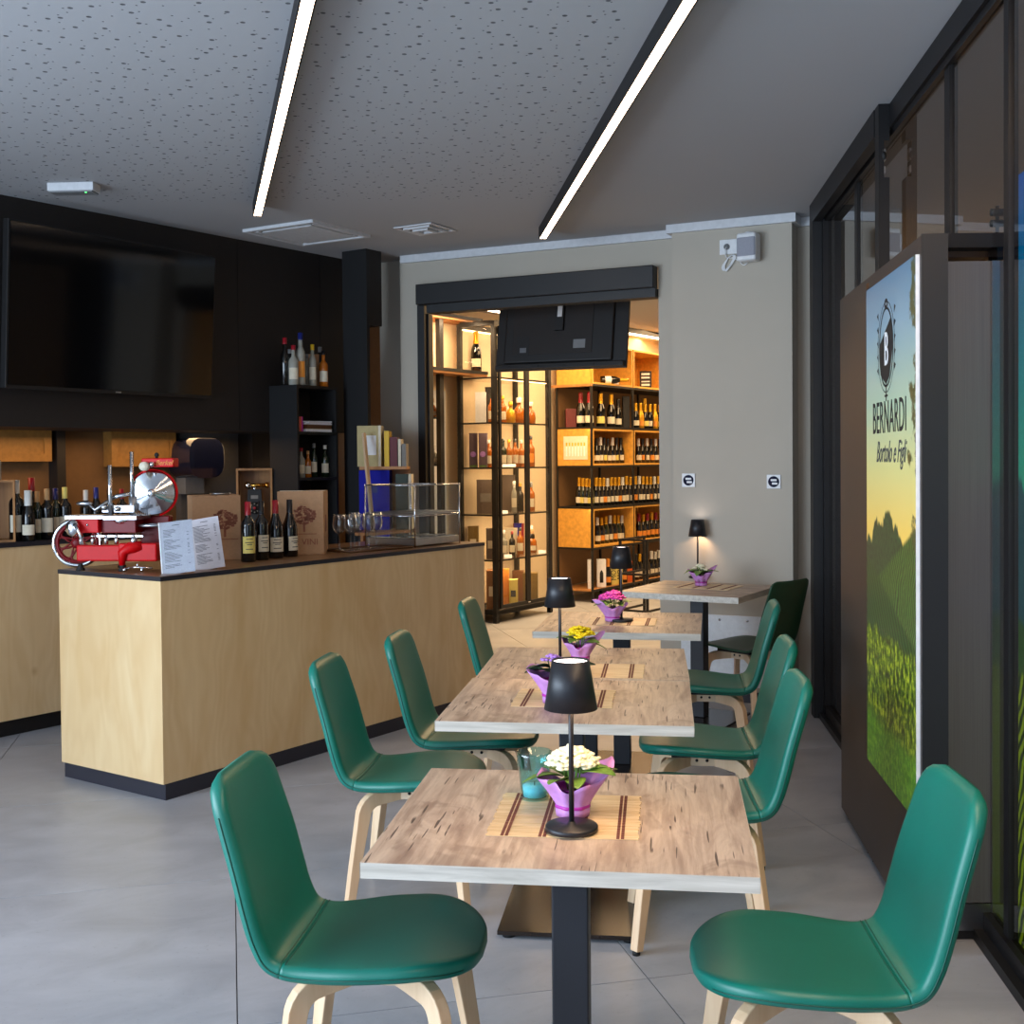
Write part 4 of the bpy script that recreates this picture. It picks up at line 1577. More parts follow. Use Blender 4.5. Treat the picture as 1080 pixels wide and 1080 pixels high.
def bottle_proto(shape, gm, lm, cm, foil=False, seg=14, neck=None):
    key = (shape, gm, lm, cm, foil, seg)
    if key in BT:
        return copy_tree(BT[key])
    S_ = SHAPES[shape]
    t = thing('bottle', '', 'bottle')
    MB().lathe(S_['prof'], seg, caps=False).build('glass_body', M[gm], t)
    a, b, r = S_['lab']
    if lm:
        MB().lathe([(r, a), (r, b)], 10, a0=-0.95 - PI / 2, a1=0.95 - PI / 2, caps=False).build('label', M[lm], t)
        if lm in ('label', 'labelyellow') and seg > 14:
            for z_, w_ in ((0.82, 0.45), (0.62, 0.6), (0.50, 0.35), (0.22, 0.5)):
                zz = a + (b - a) * z_
                MB().lathe([(r + 0.0004, zz), (r + 0.0004, zz + 0.004)], 6, a0=-w_ - PI / 2, a1=w_ - PI / 2, caps=False).build('printed_line', M['ink'], t)
    a, b, r = S_['cap']
    if foil:
        pr = [(SHAPES[shape]['cap'][2] * 1.25, a - 0.02), (r, a), (r * 0.86, (a + b) / 2), (r * 0.9, b - 0.012), (r * 0.82, b), (0.0001, b + 0.001)]
    else:
        pr = [(r, a), (r, b), (0.0001, b + 0.001)]
    MB().lathe(pr, seg, caps=False).build('capsule', M[cm], t)
    BT[key] = t
    return t


USED = set()


def bottle(shape, gm, lm, cm, pos, label, group=None, rz=0.0, scale=1.0, foil=False, seg=14):
    t = bottle_proto(shape, gm, lm, cm, foil, seg)
    t.location = pos
    # label faces the camera unless turned
    d = Vector((0 - pos[0], 0 - pos[1]))
    t.rotation_euler = (0, 0, math.atan2(d.y, d.x) + PI / 2 + rz)
    t.scale = (scale, scale, scale)
    t['label'] = label
    if group:
        t['group'] = group
    elif 'group' in t:
        del t['group']
    return t


def carton(name, label, cat, pos, rz, dims, m, group=None, bevel=0.002):
    t = thing(name, label, cat, pos, rz, group)
    x, y, z = dims
    MB().box(-x / 2, x / 2, -y / 2, y / 2, 0, z).build('body', m, t, bevel=bevel)
    return t


def barpt(px, py_ref, depth, z=None):
    s = onbar(px, depth)
    v = bm @ Vector((s, depth, 0))
    return Vector((v.x, v.y, BZ if z is None else z))


# four wine bottles on the bar
wb = [
    (262, 592.5, 'bordeaux', 'labelyellow', 'redcap', 'dark wine bottle with yellow label and red capsule on the bar', 0.2),
    (276, 590.5, 'bordeaux', 'label', 'blackcap', 'dark wine bottle with black capsule, second of the four on the bar', 0.55),
    (291, 588.5, 'burgundy', 'label', 'redcap', 'sloping-shouldered wine bottle with red capsule, third of the four on the bar', 0.25),
    (306, 587, 'burgundy', 'label', 'blackcap', 'sloping-shouldered wine bottle with black capsule, rightmost of the four on the bar', 0.8)]
for px, py, shp, lm, cm_, lab, rz in wb:
    p = at(px, py, BZ)
    bottle(shp, 'darkglass', lm, cm_, (p.x, p.y, BZ), lab, 'wine bottles standing on the bar', rz=rz, seg=24, scale=1.05)


# menus in clear stands
def menu(px, py, label, lean, rz, wd=0.16, ht=0.235, sheen=False):
    p = at(px, py, BZ)
    t = thing('menu_stand', label, 'menu')
    t.matrix_world = Matrix.Translation((p.x, p.y, BZ + 0.002)) @ Matrix.Rotation(rz, 4, 'Z') @ Matrix.Rotation(lean, 4, 'Y') @ Matrix.Rotation(math.radians(-14), 4, 'X')
    MB().box(-wd / 2, wd / 2, 0, 0.002, 0, ht).build('sheet', M['menupaper'], t)
    if sheen:
        MB().box(-wd / 2 - 0.002, wd / 2 + 0.002, -0.0022, -0.0008, 0, ht + 0.002).build('clear_sleeve', M['glass'], t)
        MB().box(-wd / 2 - 0.005, -wd / 2, -0.003, 0.003, 0, ht + 0.002).build('sleeve_edge', M['inklight'], t)
    rnd = random.Random(int(px))
    ln = MB()
    z = ht - 0.02
    ln.box(-0.018, 0.018, -0.0006, 0, z, z + 0.003)
    z -= 0.02
    while z > 0.03:
        x0 = -wd / 2 + 0.015
        L_ = rnd.uniform(0.03, 0.085)
        ln.box(x0, x0 + L_, -0.0006, 0, z, z + 0.0022)
        if rnd.random() < 0.5:
            ln.box(wd / 2 - 0.028, wd / 2 - 0.018, -0.0006, 0, z, z + 0.0022)
        z -= 0.0065 if rnd.random() < 0.75 else 0.016
    ln.build('printed_lines', M['ink'], t)
    # folding foot that props the stand
    MB().box(-0.03, 0.03, 0.002, 0.055, 0.0, 0.002).build('foot', M['glass'], t)
    return t


menu(189, 605, 'printed menu in a clear glossy sleeve leaning at the bar corner', math.radians(-7), math.radians(2), wd=0.155, ht=0.255, sheen=True)
menu(222, 600.5, 'plain printed menu sheet leaning beside the cardboard carton', math.radians(-9), math.radians(8), wd=0.145, ht=0.26)


# cartons
def tree_print(parent, mtx, m):
    rnd = random.Random(4)
    tr_ = MB()
    tr_.box(-0.006, 0.006, -0.0008, 0, -0.02, 0.04)
    for k in range(120):
        a = rnd.uniform(0, 2 * PI)
        r_ = 0.060 * math.sqrt(rnd.random())
        x, z = r_ * math.cos(a) * 1.05, 0.075 + r_ * math.sin(a) * 0.85
        s_ = rnd.uniform(0.004, 0.009)
        tr_.box(x - s_, x + s_, -0.0008, 0, z - s_ * 0.7, z + s_ * 0.7)
    tr_.box(-0.07, 0.07, -0.0008, 0, -0.034, -0.030)
    o = tr_.build('tree_emblem', m, parent)
    o.matrix_local = mtx


def wine_carton(px0, px1, py, py_top, depthdim, label, rz, prints=True):
    a = at(px0, py, BZ)
    b = at(px1, py, BZ)
    wd = (b - a).length
    h_ = zat((px0 + px1) / 2, py_top, (a + b) / 2) - BZ
    c_ = (a + b) / 2
    ex = Vector((math.cos(rz), math.sin(rz), 0))
    ey = Vector((-ex.y, ex.x, 0))
    t = thing('wine_carton', label, 'box', c_ + ey * depthdim / 2, rz)
    MB().box(-wd / 2, wd / 2, -depthdim / 2, depthdim / 2, 0, h_).build('carton_body', M['cardboard'], t, bevel=0.002)
    MB().box(-wd / 2, -0.003, -depthdim / 2 + 0.003, depthdim / 2 - 0.003, h_, h_ + 0.003).build('top_flap', M['cardboard'], t)
    MB().box(0.003, wd / 2, -depthdim / 2 + 0.003, depthdim / 2 - 0.003, h_, h_ + 0.004).build('top_flap', M['cardboard'], t)
    MB().box(-wd / 2, wd / 2, -0.025, 0.025, h_ + 0.003, h_ + 0.005).build('tape', M['label'], t)
    return t, wd, h_


t2_, wd2, h2_ = wine_carton(294, 341, 585, 519, 0.28, 'cardboard wine carton printed with a tree, behind the bottles', math.radians(4))
tree_print(t2_, Matrix.Translation((0.02, -0.141, h2_ * 0.42)), M['inkbrown'])
text('lettering', 'LE VINI', 0.05, M['inkbrown'], t2_, Matrix.Translation((0.02, -0.1415, h2_ * 0.20)) @ Matrix.Rotation(PI / 2, 4, 'X'))
MB().box(wd2 / 2, wd2 / 2 + 0.0008, -0.05, 0.02, h2_ * 0.35, h2_ * 0.62).build('side_print', M['inkbrown'], t2_)
a_ = at(203.5, 592, BZ)
rr_ = math.atan2(E.y, E.x)
t = thing('wine_carton', 'larger cardboard wine carton behind the menus', 'box')
t.matrix_world = Matrix.Translation((a_.x, a_.y, BZ)) @ Matrix.Rotation(math.radians(20), 4, 'Z')
hc = zat(203.5, 524, a_) - BZ
MB().box(0, 0.255, 0, 0.32, 0, hc).build('carton_body', M['cardboard'], t, bevel=0.002)
MB().box(0, 0.125, 0.002, 0.318, hc, hc + 0.003).build('top_flap', M['cardboard'], t)
MB().box(0.13, 0.255, 0.002, 0.318, hc, hc + 0.005).build('top_flap', M['cardboard'], t)
tree_print(t, Matrix.Translation((0.17, -0.001, hc * 0.42)), M['inkbrown'])
# drink bottle opener tray lying on the carton
pbx = t.matrix_world @ Vector((0.16, 0.12, hc + 0.005))
tr_ = thing('metal_tray', 'small dark metal dish lying on the larger carton', 'dish', (pbx.x, pbx.y, pbx.z), 0.3)
MB().lathe([(0.0001, 0.0), (0.05, 0.0), (0.06, 0.010), (0.058, 0.010), (0.049, 0.002), (0.0001, 0.002)], 20, caps=False).build('dish', M['steel'], tr_)

# ------------------------------------------------------------------ wine glasses on a tray
gl0 = thing('wine_glass', '', 'glass')
MB().lathe([(0.0001, 0.0), (0.033, 0.0), (0.033, 0.0015), (0.005, 0.005), (0.0035, 0.012), (0.0032, 0.085), (0.006, 0.095), (0.026, 0.110), (0.038, 0.135), (0.0395, 0.155), (0.036, 0.185), (0.031, 0.212), (0.0302, 0.212), (0.0352, 0.184), (0.0385, 0.155), (0.037, 0.136), (0.025, 0.112), (0.0001, 0.101)], 24, caps=False).build('goblet', M['glass'], gl0)
gpos = [(358, 580.5), (370, 581), (379, 579), (389, 578), (397, 576.5), (374, 576.5)]
glabs = ['leftmost wine glass on the tray', 'second wine glass from the left at the front of the tray', 'wine glass in the middle of the front row', 'fourth wine glass from the left on the tray', 'rightmost wine glass on the tray, nearest the display rack', 'wine glass standing behind the front row on the tray']
gt = at(381, 580, BZ)
ty = thing('serving_tray', 'dark round-cornered tray under the wine glasses on the bar', 'tray')
ty.matrix_world = Matrix.Translation((gt.x + 0.04, gt.y + 0.02, BZ)) @ Matrix.Rotation(ANG - math.radians(8), 4, 'Z')
MB().box(-0.24, 0.24, -0.13, 0.13, 0, 0.004).build('tray_base', M['brown'], ty, bevel=0.001)
MB().tube([(-0.24, -0.13, 0.008), (0.24, -0.13, 0.008), (0.24, 0.13, 0.008), (-0.24, 0.13, 0.008)], 0.005, 8, closed=True).build('tray_rim', M['brown'], ty)
for k, ((px, py), lab) in enumerate(zip(gpos, glabs)):
    o = gl0 if k == 0 else copy_tree(gl0)
    p = at(px, py, BZ + 0.004)
    o.location = (p.x, p.y, BZ + 0.0045)
    o['label'] = lab
    o['group'] = 'wine glasses on the tray'
p = at(417, 574, BZ)
tg = thing('serving_tongs', 'metal serving tongs lying on the bar before the display rack', 'tongs', (p.x, p.y, BZ + 0.004), ANG - 0.4)
for s_ in (-1, 1):
    MB().tube([(-0.10, 0.0, 0.004), (-0.03, s_ * 0.012, 0.008), (0.05, s_ * 0.018, 0.010), (0.10, s_ * 0.006, 0.004)], 0.004, 8).build('arm', M['steel'], tg)

# two-tier acrylic display rack
ra = at(437, 580, BZ)
rk = thing('display_rack', 'two tier clear acrylic and steel food display rack on the far end of the bar', 'display rack')
rs = onbar(437, 0.10)
rk.matrix_world = bm @ Matrix.Translation((rs, 0.10, BZ))
_, s_end = online(485, (bm @ Vector((0, 0.10, 0))).to_2d(), E2)
RL = s_end - rs - 0.01
RD = 0.40
zt = [zat(437, 512, (bm @ Vector((rs, 0.1, 0)))) - BZ, 0.0]
RH = zt[0]
MB().box(0, RL, 0, RD, 0.008, 0.052).build('base_tray', M['steel'], rk, bevel=0.003)
MB().box(0.02, RL - 0.02, 0.02, RD - 0.02, 0.053, 0.058).build('tray_insert', M['chrome'], rk)
MB().box(0, RL, 0, RD, RH * 0.52, RH * 0.52 + 0.012).build('upper_tray', M['steel'], rk)
for lv, za, zb in ((0, 0.055, RH * 0.50), (1, RH * 0.55, RH)):
    MB().box(0, RL, -0.002, 0.001, za, zb).build('front_pane', M['acrylic'], rk)
    MB().box(0, RL, RD - 0.001, RD + 0.002, za, zb).build('rear_pane', M['acrylic'], rk)
    MB().box(-0.002, 0.001, 0, RD, za, zb).build('side_pane', M['acrylic'], rk)
    MB().box(RL - 0.001, RL + 0.002, 0, RD, za, zb).build('side_pane', M['acrylic'], rk)
    MB().tube([(0, 0, zb), (RL, 0, zb), (RL, RD, zb), (0, RD, zb)], 0.004, 8, closed=True).build('top_frame', M['chrome'], rk)
for x_ in (0, RL):
    for y_ in (0, RD):
        MB().cyl((x_, y_, 0), (x_, y_, RH + 0.004), 0.005, 10).build('upright', M['chrome'], rk)
        for z_ in (RH * 0.52, RH):
            MB().ball((x_, y_, z_), 0.008, 8).build('corner_knob', M['chrome'], rk)
for lv, z_ in ((0, 0.058), (1, RH * 0.52 + 0.012)):
    cl = thing('cutlery_pile', ('pile of metal cutlery on the lower tier' if lv == 0 else 'pile of metal cutlery on the upper tier') + ' of the display rack', 'cutlery')
    cl.matrix_world = rk.matrix_world @ Matrix.Translation((RL * 0.55, 0.15, z_))
    rnd = random.Random(lv)
    for k in range(7):
        x = rnd.uniform(-0.1, 0.08)
        y = -0.06 + k * 0.02
        kk = MB().box(x - 0.09, x + 0.09, y - 0.004, y + 0.004, 0.0, 0.003).lathe([(0.0001, 0.0005), (0.014, 0.003), (0.0001, 0.004)], 12, M=Matrix.Translation((x + 0.10, y, 0)), caps=False)
        kk.build('spoon', M['steel'], cl)

# ------------------------------------------------------------------ books and binders behind the bar end
bz1 = zat(400, 492, aty(400, 492, 8.25))
YB = 8.25


def onY(px, py, y=YB):
    return aty(px, py, y)


bl0, bl1 = onY(379, 492), onY(429, 492)
bs = thing('book_shelf', 'small wooden shelf holding tan, yellow and dark red books behind the bar', 'shelf', ((bl0.x + bl1.x) / 2, YB, 0))
hwid = (bl1.x - bl0.x) / 2
MB().box(-hwid, hwid, 0, 0.26, bz1 - 0.022, bz1).build('shelf_board', M['shelfwood'], bs)
MB().box(-hwid, hwid, -0.28, 0.26, 1.075, 1.095).build('shelf_board', M['shelfwood'], bs)
MB().box(-hwid, hwid, 0.245, 0.26, 0.0, bz1 - 0.022).build('back_panel', M['shelfwood'], bs)
MB().box(0.02, 0.04, 0.06, 0.245, 1.095, bz1 - 0.022).build('divider', M['shelfwood'], bs)
MB().box(-hwid, -hwid + 0.02, 0.02, 0.245, 0.0, 1.075).box(hwid - 0.02, hwid, 0.02, 0.245, 0.0, 1.075).build('side_panel', M['shelfwood'], bs)


def bookbox(name, label, cat, px0, px1, pytop, pybot, m, zb, dep=0.20, y=YB + 0.03, pages=None, grp=None):
    a, b = onY(px0, pybot, y), onY(px1, pybot, y)
    h_ = onY((px0 + px1) / 2, pytop, y).z - zb
    t = thing(name, label, cat, ((a.x + b.x) / 2, y, zb), 0.0, grp)
    wd = b.x - a.x
    tk = min(0.003, wd * 0.15)
    MB().box(-wd / 2, wd / 2, 0, tk, 0, h_).box(-wd / 2, -wd / 2 + tk, tk, dep, 0, h_).box(wd / 2 - tk, wd / 2, tk, dep, 0, h_).build('cover', m, t)
    MB().box(-wd / 2 + tk, wd / 2 - tk, tk, dep - 0.005, 0.003, h_ - 0.004).build('pages', pages or M['paper'], t)
    return t, wd, h_


tb1, wdb, hb = bookbox('box_file', 'tan linen book with a white label on the little wooden shelf', 'book', 377, 399, 449, 491, M['tanbook'], bz1)
MB().box(-0.02, 0.06, -0.001, 0, hb * 0.28, hb * 0.76).build('white_label', M['inklight'], tb1)
MB().box(wdb / 2 - 0.0, wdb / 2 + 0.02, 0.003, 0.19, 0, hb).build('spine', M['label'], tb1)
bookbox('book', 'yellow book beside the tan one', 'book', 405.5, 410.5, 454.5, 491, M['yellow'], bz1)
bookbox('book', 'dark red book on the small wooden shelf', 'book', 411.5, 419, 461, 491, M['bookred'], bz1)
bookbox('book', 'pale grey book beside the dark red one', 'book', 420, 423, 463, 491, M['label'], bz1)
bookbox('book', 'short grey book at the right end of the small shelf', 'book', 423.8, 428.5, 468, 491, M['grey'], bz1)
tbl, wdb, hb = bookbox('ring_binder', 'bright blue binder under the small wooden shelf', 'binder', 379, 411, 496, 540, M['blue'], 1.095)
MB().box(-0.03, 0.02, -0.001, 0, hb * 0.62, hb * 0.78).build('spine_label', M['bluecap'], tbl)
bookbox('book', 'dark green book standing right of the blue binder', 'book', 417.5, 430, 500, 538, M['greenbook'], 1.095)
bookbox('book', 'thin cream book right of the dark green one', 'book', 431, 434, 500, 538, M['label'], 1.095)
sk0, sk1 = aty(393, 555, 8.0), aty(383, 457, 8.16)
zz0 = 1.052
stq = thing('wooden_stick', 'pale wooden slat leaning against the blue binder', 'wooden stick')
wv = (sk1 - sk0)
MB().tube([(sk0.x, 8.02, 1.10), (sk1.x, 8.20, sk1.z)], 0.026, 4, flat=0.6).build('stick', M['beech'], stq)

# ------------------------------------------------------------------ bottles on and in the black tower


def towpt(px, dep, z):
    q, s = online(px, (TM @ Vector((0, dep, 0))).to_2d(), E2)
    return Vector((q.x, q.y, z)), s


tz = ztop
tops = [
    (302, 0.10, 'slim', 'darkglass', None, 'redcap', 'dark slim spirit bottle with red neck band at the left of the tower top', 1.0),
    (307.5, 0.16, 'spirit', 'darkglass', 'label', 'greyplastic', 'dark spirit bottle with pale label behind the left bottles on the tower', 0.9),
    (311, 0.05, 'spirit', 'paleglass', 'label', 'redcap', 'pale spirit bottle with red stopper on the tower', 0.95),
    (318.5, 0.05, 'slim', 'paleglass', 'labelorange', 'bluecap', 'tall clear bottle with blue cap and red liquid on the tower', 1.12),
    (325, 0.12, 'spirit', 'paleglass', None, 'greyplastic', 'clear spirit bottle without label in the middle of the tower top', 0.8),
    (331, 0.05, 'slim', 'paleglass', 'label', 'yellow', 'clear bottle with yellow cap and white label on the tower', 0.9),
    (339, 0.13, 'slim', 'darkglass', None, 'greyplastic', 'dark bottle with grey cap near the right of the tower top', 0.9),
    (342.5, 0.05, 'spirit', 'amber', 'label', 'blackcap', 'reddish brown bottle at the right end of the tower top', 0.9)]
for px, dep, shp, gm, lm, cm_, lab, sc in tops:
    p, s = towpt(px, dep, tz)
    bottle(shp, gm, lm, cm_, (p.x, p.y, tz), lab, 'spirit bottles on top of the black tower', scale=sc)
pk, s = towpt(329, 0.15, tz)
kb = thing('kraft_bag', 'small kraft paper bag behind the yellow capped bottle', 'bag', (pk.x + 0.01, pk.y + 0.02, tz), 0.3)
MB().box(-0.045, 0.045, -0.025, 0.025, 0, 0.24).build('bag_body', M['cardboard'], kb, bevel=0.004)
ins = [(318, 'spirit', 'paleglass', 'label', 'redcap', 'pale green bottle with a red stopper inside the tower', 0.8),
       (325, 'spirit', 'amber', 'label', 'cork', 'short bottle with a tan label inside the tower', 0.72),
       (331.5, 'slim', 'greenglass', 'label', 'greyplastic', 'tall green bottle with a grey cap inside the tower', 0.82),
       (343, 'spirit', 'greenglass', 'label', 'whitecap', 'dark green bottle with blue and white label inside the tower', 0.88)]
for px, shp, gm, lm, cm_, lab, sc in ins:
    p, s = towpt(px, 0.09, zs[3] + 0.02)
    bottle(shp, gm, lm, cm_, (p.x, p.y, zs[3] + 0.02), lab, 'bottles inside the black tower', scale=sc * 0.9)
# magazines in the tower
zb = zs[4] + 0.02
p, s = towpt(336, 0.1, zb)
specs = [('lower white magazine of the stack', M['label'], 0.022, 0.0), ('dark brown book in the magazine stack', M['brown'], 0.030, 0.05), ('thin white magazine above the dark book', M['paper'], 0.010, -0.06), ('grey magazine near the top of the stack', M['grey'], 0.008, 0.10), ('pale magazine lying askew on top of the stack', M['paper'], 0.007, -0.16)]
z_ = zb
for k, (lab, m_, th, rr) in enumerate(specs):
    t = thing('magazine', lab + ' in the black tower', 'magazine', (0, 0, 0))
    t.matrix_world = TM @ Matrix.Translation((tl * 0.57, 0.115, z_)) @ Matrix.Rotation(rr, 4, 'Z')
    MB().box(-tl * 0.31, tl * 0.31, -0.10, 0.10, 0, th * 0.8).build('pages', M['paper'] if k != 1 else m_, t)
    MB().box(-tl * 0.315, tl * 0.315, -0.102, 0.102, th * 0.8, th * 0.97).build('cover', m_, t)
    z_ += th
t = thing('book', 'pink and purple book standing beside the magazine stack in the tower', 'book')
t.matrix_world = TM @ Matrix.Translation((0.035, 0.02, zb))
MB().box(-0.012, 0.030, 0, 0.16, 0, 0.105).build('cover', M['pinkbox'], t)
MB().box(0.030, 0.042, 0, 0.16, 0, 0.105).build('spine', M['ribbon'], t)

# ------------------------------------------------------------------ niche: bottles, crates, dispenser, phone


def kpt(px, dep):
    q, s = online(px, (LM @ Vector((0, dep, 0))).to_2d(), LE)
    return Vector((q.x, q.y, KZ))


nb_ = [
    (17, 0.14, 'bordeaux', 'darkglass', 'label', 'whitecap', 'tall dark bottle with white capsule at the left of the back counter', 1.18),
    (29, 0.07, 'champagne', 'darkglass', 'label', 'whitecap', 'dark sparkling bottle with white foil on the back counter', 0.92),
    (33, 0.22, 'bordeaux', 'darkglass', None, 'redcap', 'tall bottle with dark red capsule behind the front row', 1.22),
    (39, 0.14, 'bordeaux', 'greenglass', 'label', 'cork', 'green bottle with a big cork stopper on the back counter', 0.95),
    (49, 0.10, 'bordeaux', 'darkglass', 'label', 'cork', 'dark bottle with a cork and pale label, middle of the counter row', 1.0),
    (58, 0.16, 'bordeaux', 'greenglass', 'label', 'bluecap', 'bottle with a bright blue neck on the back counter', 1.0),
    (68, 0.12, 'bordeaux', 'darkglass', 'label', 'labelyellow', 'bottle with a yellow and white neck on the back counter', 1.02),
    (90, 0.14, 'bordeaux', 'darkglass', 'label', 'whitecap', 'dark bottle with white capsule left of the slicer posts', 0.95),
    (101, 0.14, 'burgundy', 'darkglass', 'label', 'bluecap', 'dark bottle with blue capsule left of the slicer posts', 1.0),
    (115, 0.18, 'bordeaux', 'darkglass', 'label', 'blackcap', 'dark bottle behind the slicer posts', 0.95),
    (128, 0.18, 'bordeaux', 'darkglass', 'labelorange', 'redcap', 'dark bottle with orange label behind the slicer carriage', 0.95)]
for px, dep, shp, gm, lm, cm_, lab, sc in nb_:
    p = kpt(px, dep)
    bottle(shp, gm, lm, cm_, tuple(p), lab, 'bottles on the back counter', scale=sc)
# crate at the far left
p = kpt(-4, 0.12)
cr_ = thing('wooden_crate', 'upright pine wine crate at the left edge of the back counter', 'crate')
cr_.matrix_world = Matrix.Translation(p) @ Matrix.Rotation(math.radians(20), 4, 'Z')
MB().box(-0.16, -0.148, 0, 0.2, 0, 0.36).box(0.085, 0.097, 0, 0.2, 0, 0.36).build('side_board', M['crate'], cr_)
MB().box(-0.148, 0.085, 0, 0.2, 0.348, 0.36).build('top_board', M['crate'], cr_)
MB().box(-0.148, 0.085, 0.19, 0.2, 0, 0.348).build('back_board', M['crate'], cr_)
MB().box(-0.148, 0.085, 0, 0.19, 0, 0.012).build('bottom_board', M['crate'], cr_)
bottle('spirit', 'paleglass', None, 'chrome', (p.x - 0.02, p.y + 0.06, KZ + 0.361), 'short clear bottle standing on the pine crate at the left edge', scale=0.6)
# towel dispenser on the grey niche panel
q, s = online(211, (LM @ Vector((0, 0.50, 0))).to_2d(), LE)
td_ = thing('towel_dispenser', 'rounded smoky blue paper towel dispenser on the grey niche panel', 'dispenser')
DM = LM @ Matrix.Translation((s, 0.66, zat(211, 483, q)))
td_.matrix_world = DM
hh_ = 0.145
prf = []
for k in range(20):
    a = 2 * PI * k / 20
    ca, sa = math.cos(a), math.sin(a)
    prf.append((0.155 * (abs(ca) ** 0.6) * (1 if ca > 0 else -1), 0.145 * (abs(sa) ** 0.7) * (1 if sa > 0 else -1)))
RX = Matrix.Rotation(PI / 2, 4, 'X')
MB().prism(prf, 0.0, 0.24, M=RX, smooth=True).build('smoked_cover', M['dispenser'], td_, bevel=0.03, seg=4)
MB().prism([(0.155 * 0.3 + x * 0.98 + 0.03, y * 0.94) for x, y in prf], 0.0, 0.16, M=RX, smooth=True).build('side_housing', M['greyplastic'], td_, bevel=0.02, seg=3)
MB().box(-0.085, 0.085, -0.10, 0.0, -0.26, -0.14).build('towel_outlet', M['greyplastic'], td_, bevel=0.004)
# crate with the old telephone
p = kpt(268, 0.05)
cc_ = thing('wooden_crate', 'dark wooden crate standing on end behind the bottles, holding the old telephone', 'crate')
CMx = Matrix.Translation((p.x, p.y, KZ)) @ Matrix.Rotation(math.radians(10), 4, 'Z')
cc_.matrix_world = CMx
hcr = zat(268, 494, p) - KZ
MB().box(-0.125, -0.110, 0, 0.2, 0, hcr).box(0.110, 0.125, 0, 0.2, 0, hcr).build('side_board', M['crate'], cc_)
MB().box(-0.110, 0.110, 0, 0.2, hcr - 0.015, hcr).build('top_board', M['crate'], cc_)
MB().box(-0.110, 0.110, 0.185, 0.2, 0, hcr - 0.015).build('back_board', M['crate'], cc_)
MB().box(-0.110, 0.110, 0, 0.185, 0, 0.02).build('bottom_board', M['crate'], cc_)
ph = thing('old_telephone', 'black vintage telephone with a round dial inside the dark crate', 'telephone')
ph.matrix_world = CMx @ Matrix.Translation((0, 0.01, 0.02))
MB().prism([(-0.06, 0), (0.06, 0), (0.045, 0.24), (-0.045, 0.24)], -0.10, 0.0, M=RX).build('body', M['black'], ph, bevel=0.008)
MB().cyl((0, -0.001, 0.11), (0, -0.014, 0.11), 0.042, 24).build('dial', M['frame'], ph)
for k in range(8):
    a = 2 * PI * k / 8
    MB().cyl((0.03 * math.cos(a), -0.014, 0.11 + 0.03 * math.sin(a)), (0.03 * math.cos(a), -0.0165, 0.11 + 0.03 * math.sin(a)), 0.006, 8).build('finger_hole', M['grey'], ph)
MB().cyl((0, -0.014, 0.11), (0, -0.018, 0.11), 0.010, 12).build('dial_centre', M['redcap'], ph)
MB().box(-0.025, 0.025, -0.004, 0.0, 0.175, 0.2).build('name_plate', M['grey'], ph)
MB().cyl((-0.05, 0.03, 0.27), (0.075, 0.03, 0.27), 0.013, 12).build('handset_grip', M['copper'], ph)
MB().ball((-0.045, 0.03, 0.27), 0.027, 14).build('earpiece', M['chrome'], ph)
MB().cyl((0.075, 0.03, 0.27), (0.10, 0.03, 0.27), 0.02, 12).build('mouthpiece', M['copper'], ph)
MB().cyl((0, 0.03, 0.23), (0, 0.03, 0.262), 0.012, 10).build('cradle', M['chrome'], ph)

# ------------------------------------------------------------------ the red flywheel slicer
sl = thing('flywheel_slicer', 'red and chrome flywheel meat slicer on the corner of the bar', 'meat slicer')
SP = at(113, 602, BZ)
SR = math.radians(-6)
SM_ = Matrix.Translation((SP.x, SP.y, BZ)) @ Matrix.Rotation(SR, 4, 'Z')
sl.matrix_world = SM_
SI = SM_.inverted()
dS = SP.y
k_ = dS / F


def sl_p(px, py, dy=0.0):
    """photo pixel -> local slicer coordinates at depth dy from the slicer's front plane"""
    v = aty(px, py, SP.y + dy)
    q = SI @ v
    return q


def sx(px, dy=0.0):
    return ((px - 540) * (1 + dy / dS) - (113 - 540)) * k_


def sz(py, dy=0.0):
    return ((602 - 488) - (py - 488) * (1 + dy / dS)) * k_


# base casting
MB().box(sx(79), sx(129), 0.0, 0.055, sz(592), sz(575)).build('base_beam', M['red'], sl, bevel=0.008, seg=3)
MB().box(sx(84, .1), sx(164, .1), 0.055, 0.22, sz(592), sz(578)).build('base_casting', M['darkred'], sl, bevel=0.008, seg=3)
MB().box(sx(126), sx(168), -0.005, 0.05, sz(592), sz(573)).build('front_casting', M['red'], sl, bevel=0.008, seg=3)
# curved front foot (leg) at the right
lg = MB().tube([(sx(150), 0.02, sz(577)), (sx(138), 0.0, sz(578)), (sx(131), -0.01, sz(583)), (sx(130.5), -0.01, sz(596))], [0.030, 0.030, 0.024, 0.014], 12)
lg.build('curved_leg', M['red'], sl)
for px, dy in ((81.5, 0.02), (111, 0.19), (131, -0.01), (163, 0.19)):
    MB().lathe([(0.012, 0.034), (0.012, 0.018), (0.020, 0.010), (0.021, 0.0), (0.0001, 0.0)], 14, M=Matrix.Translation((sx(px), dy, 0)), caps=False).build('rubber_foot', M['rubber'], sl)
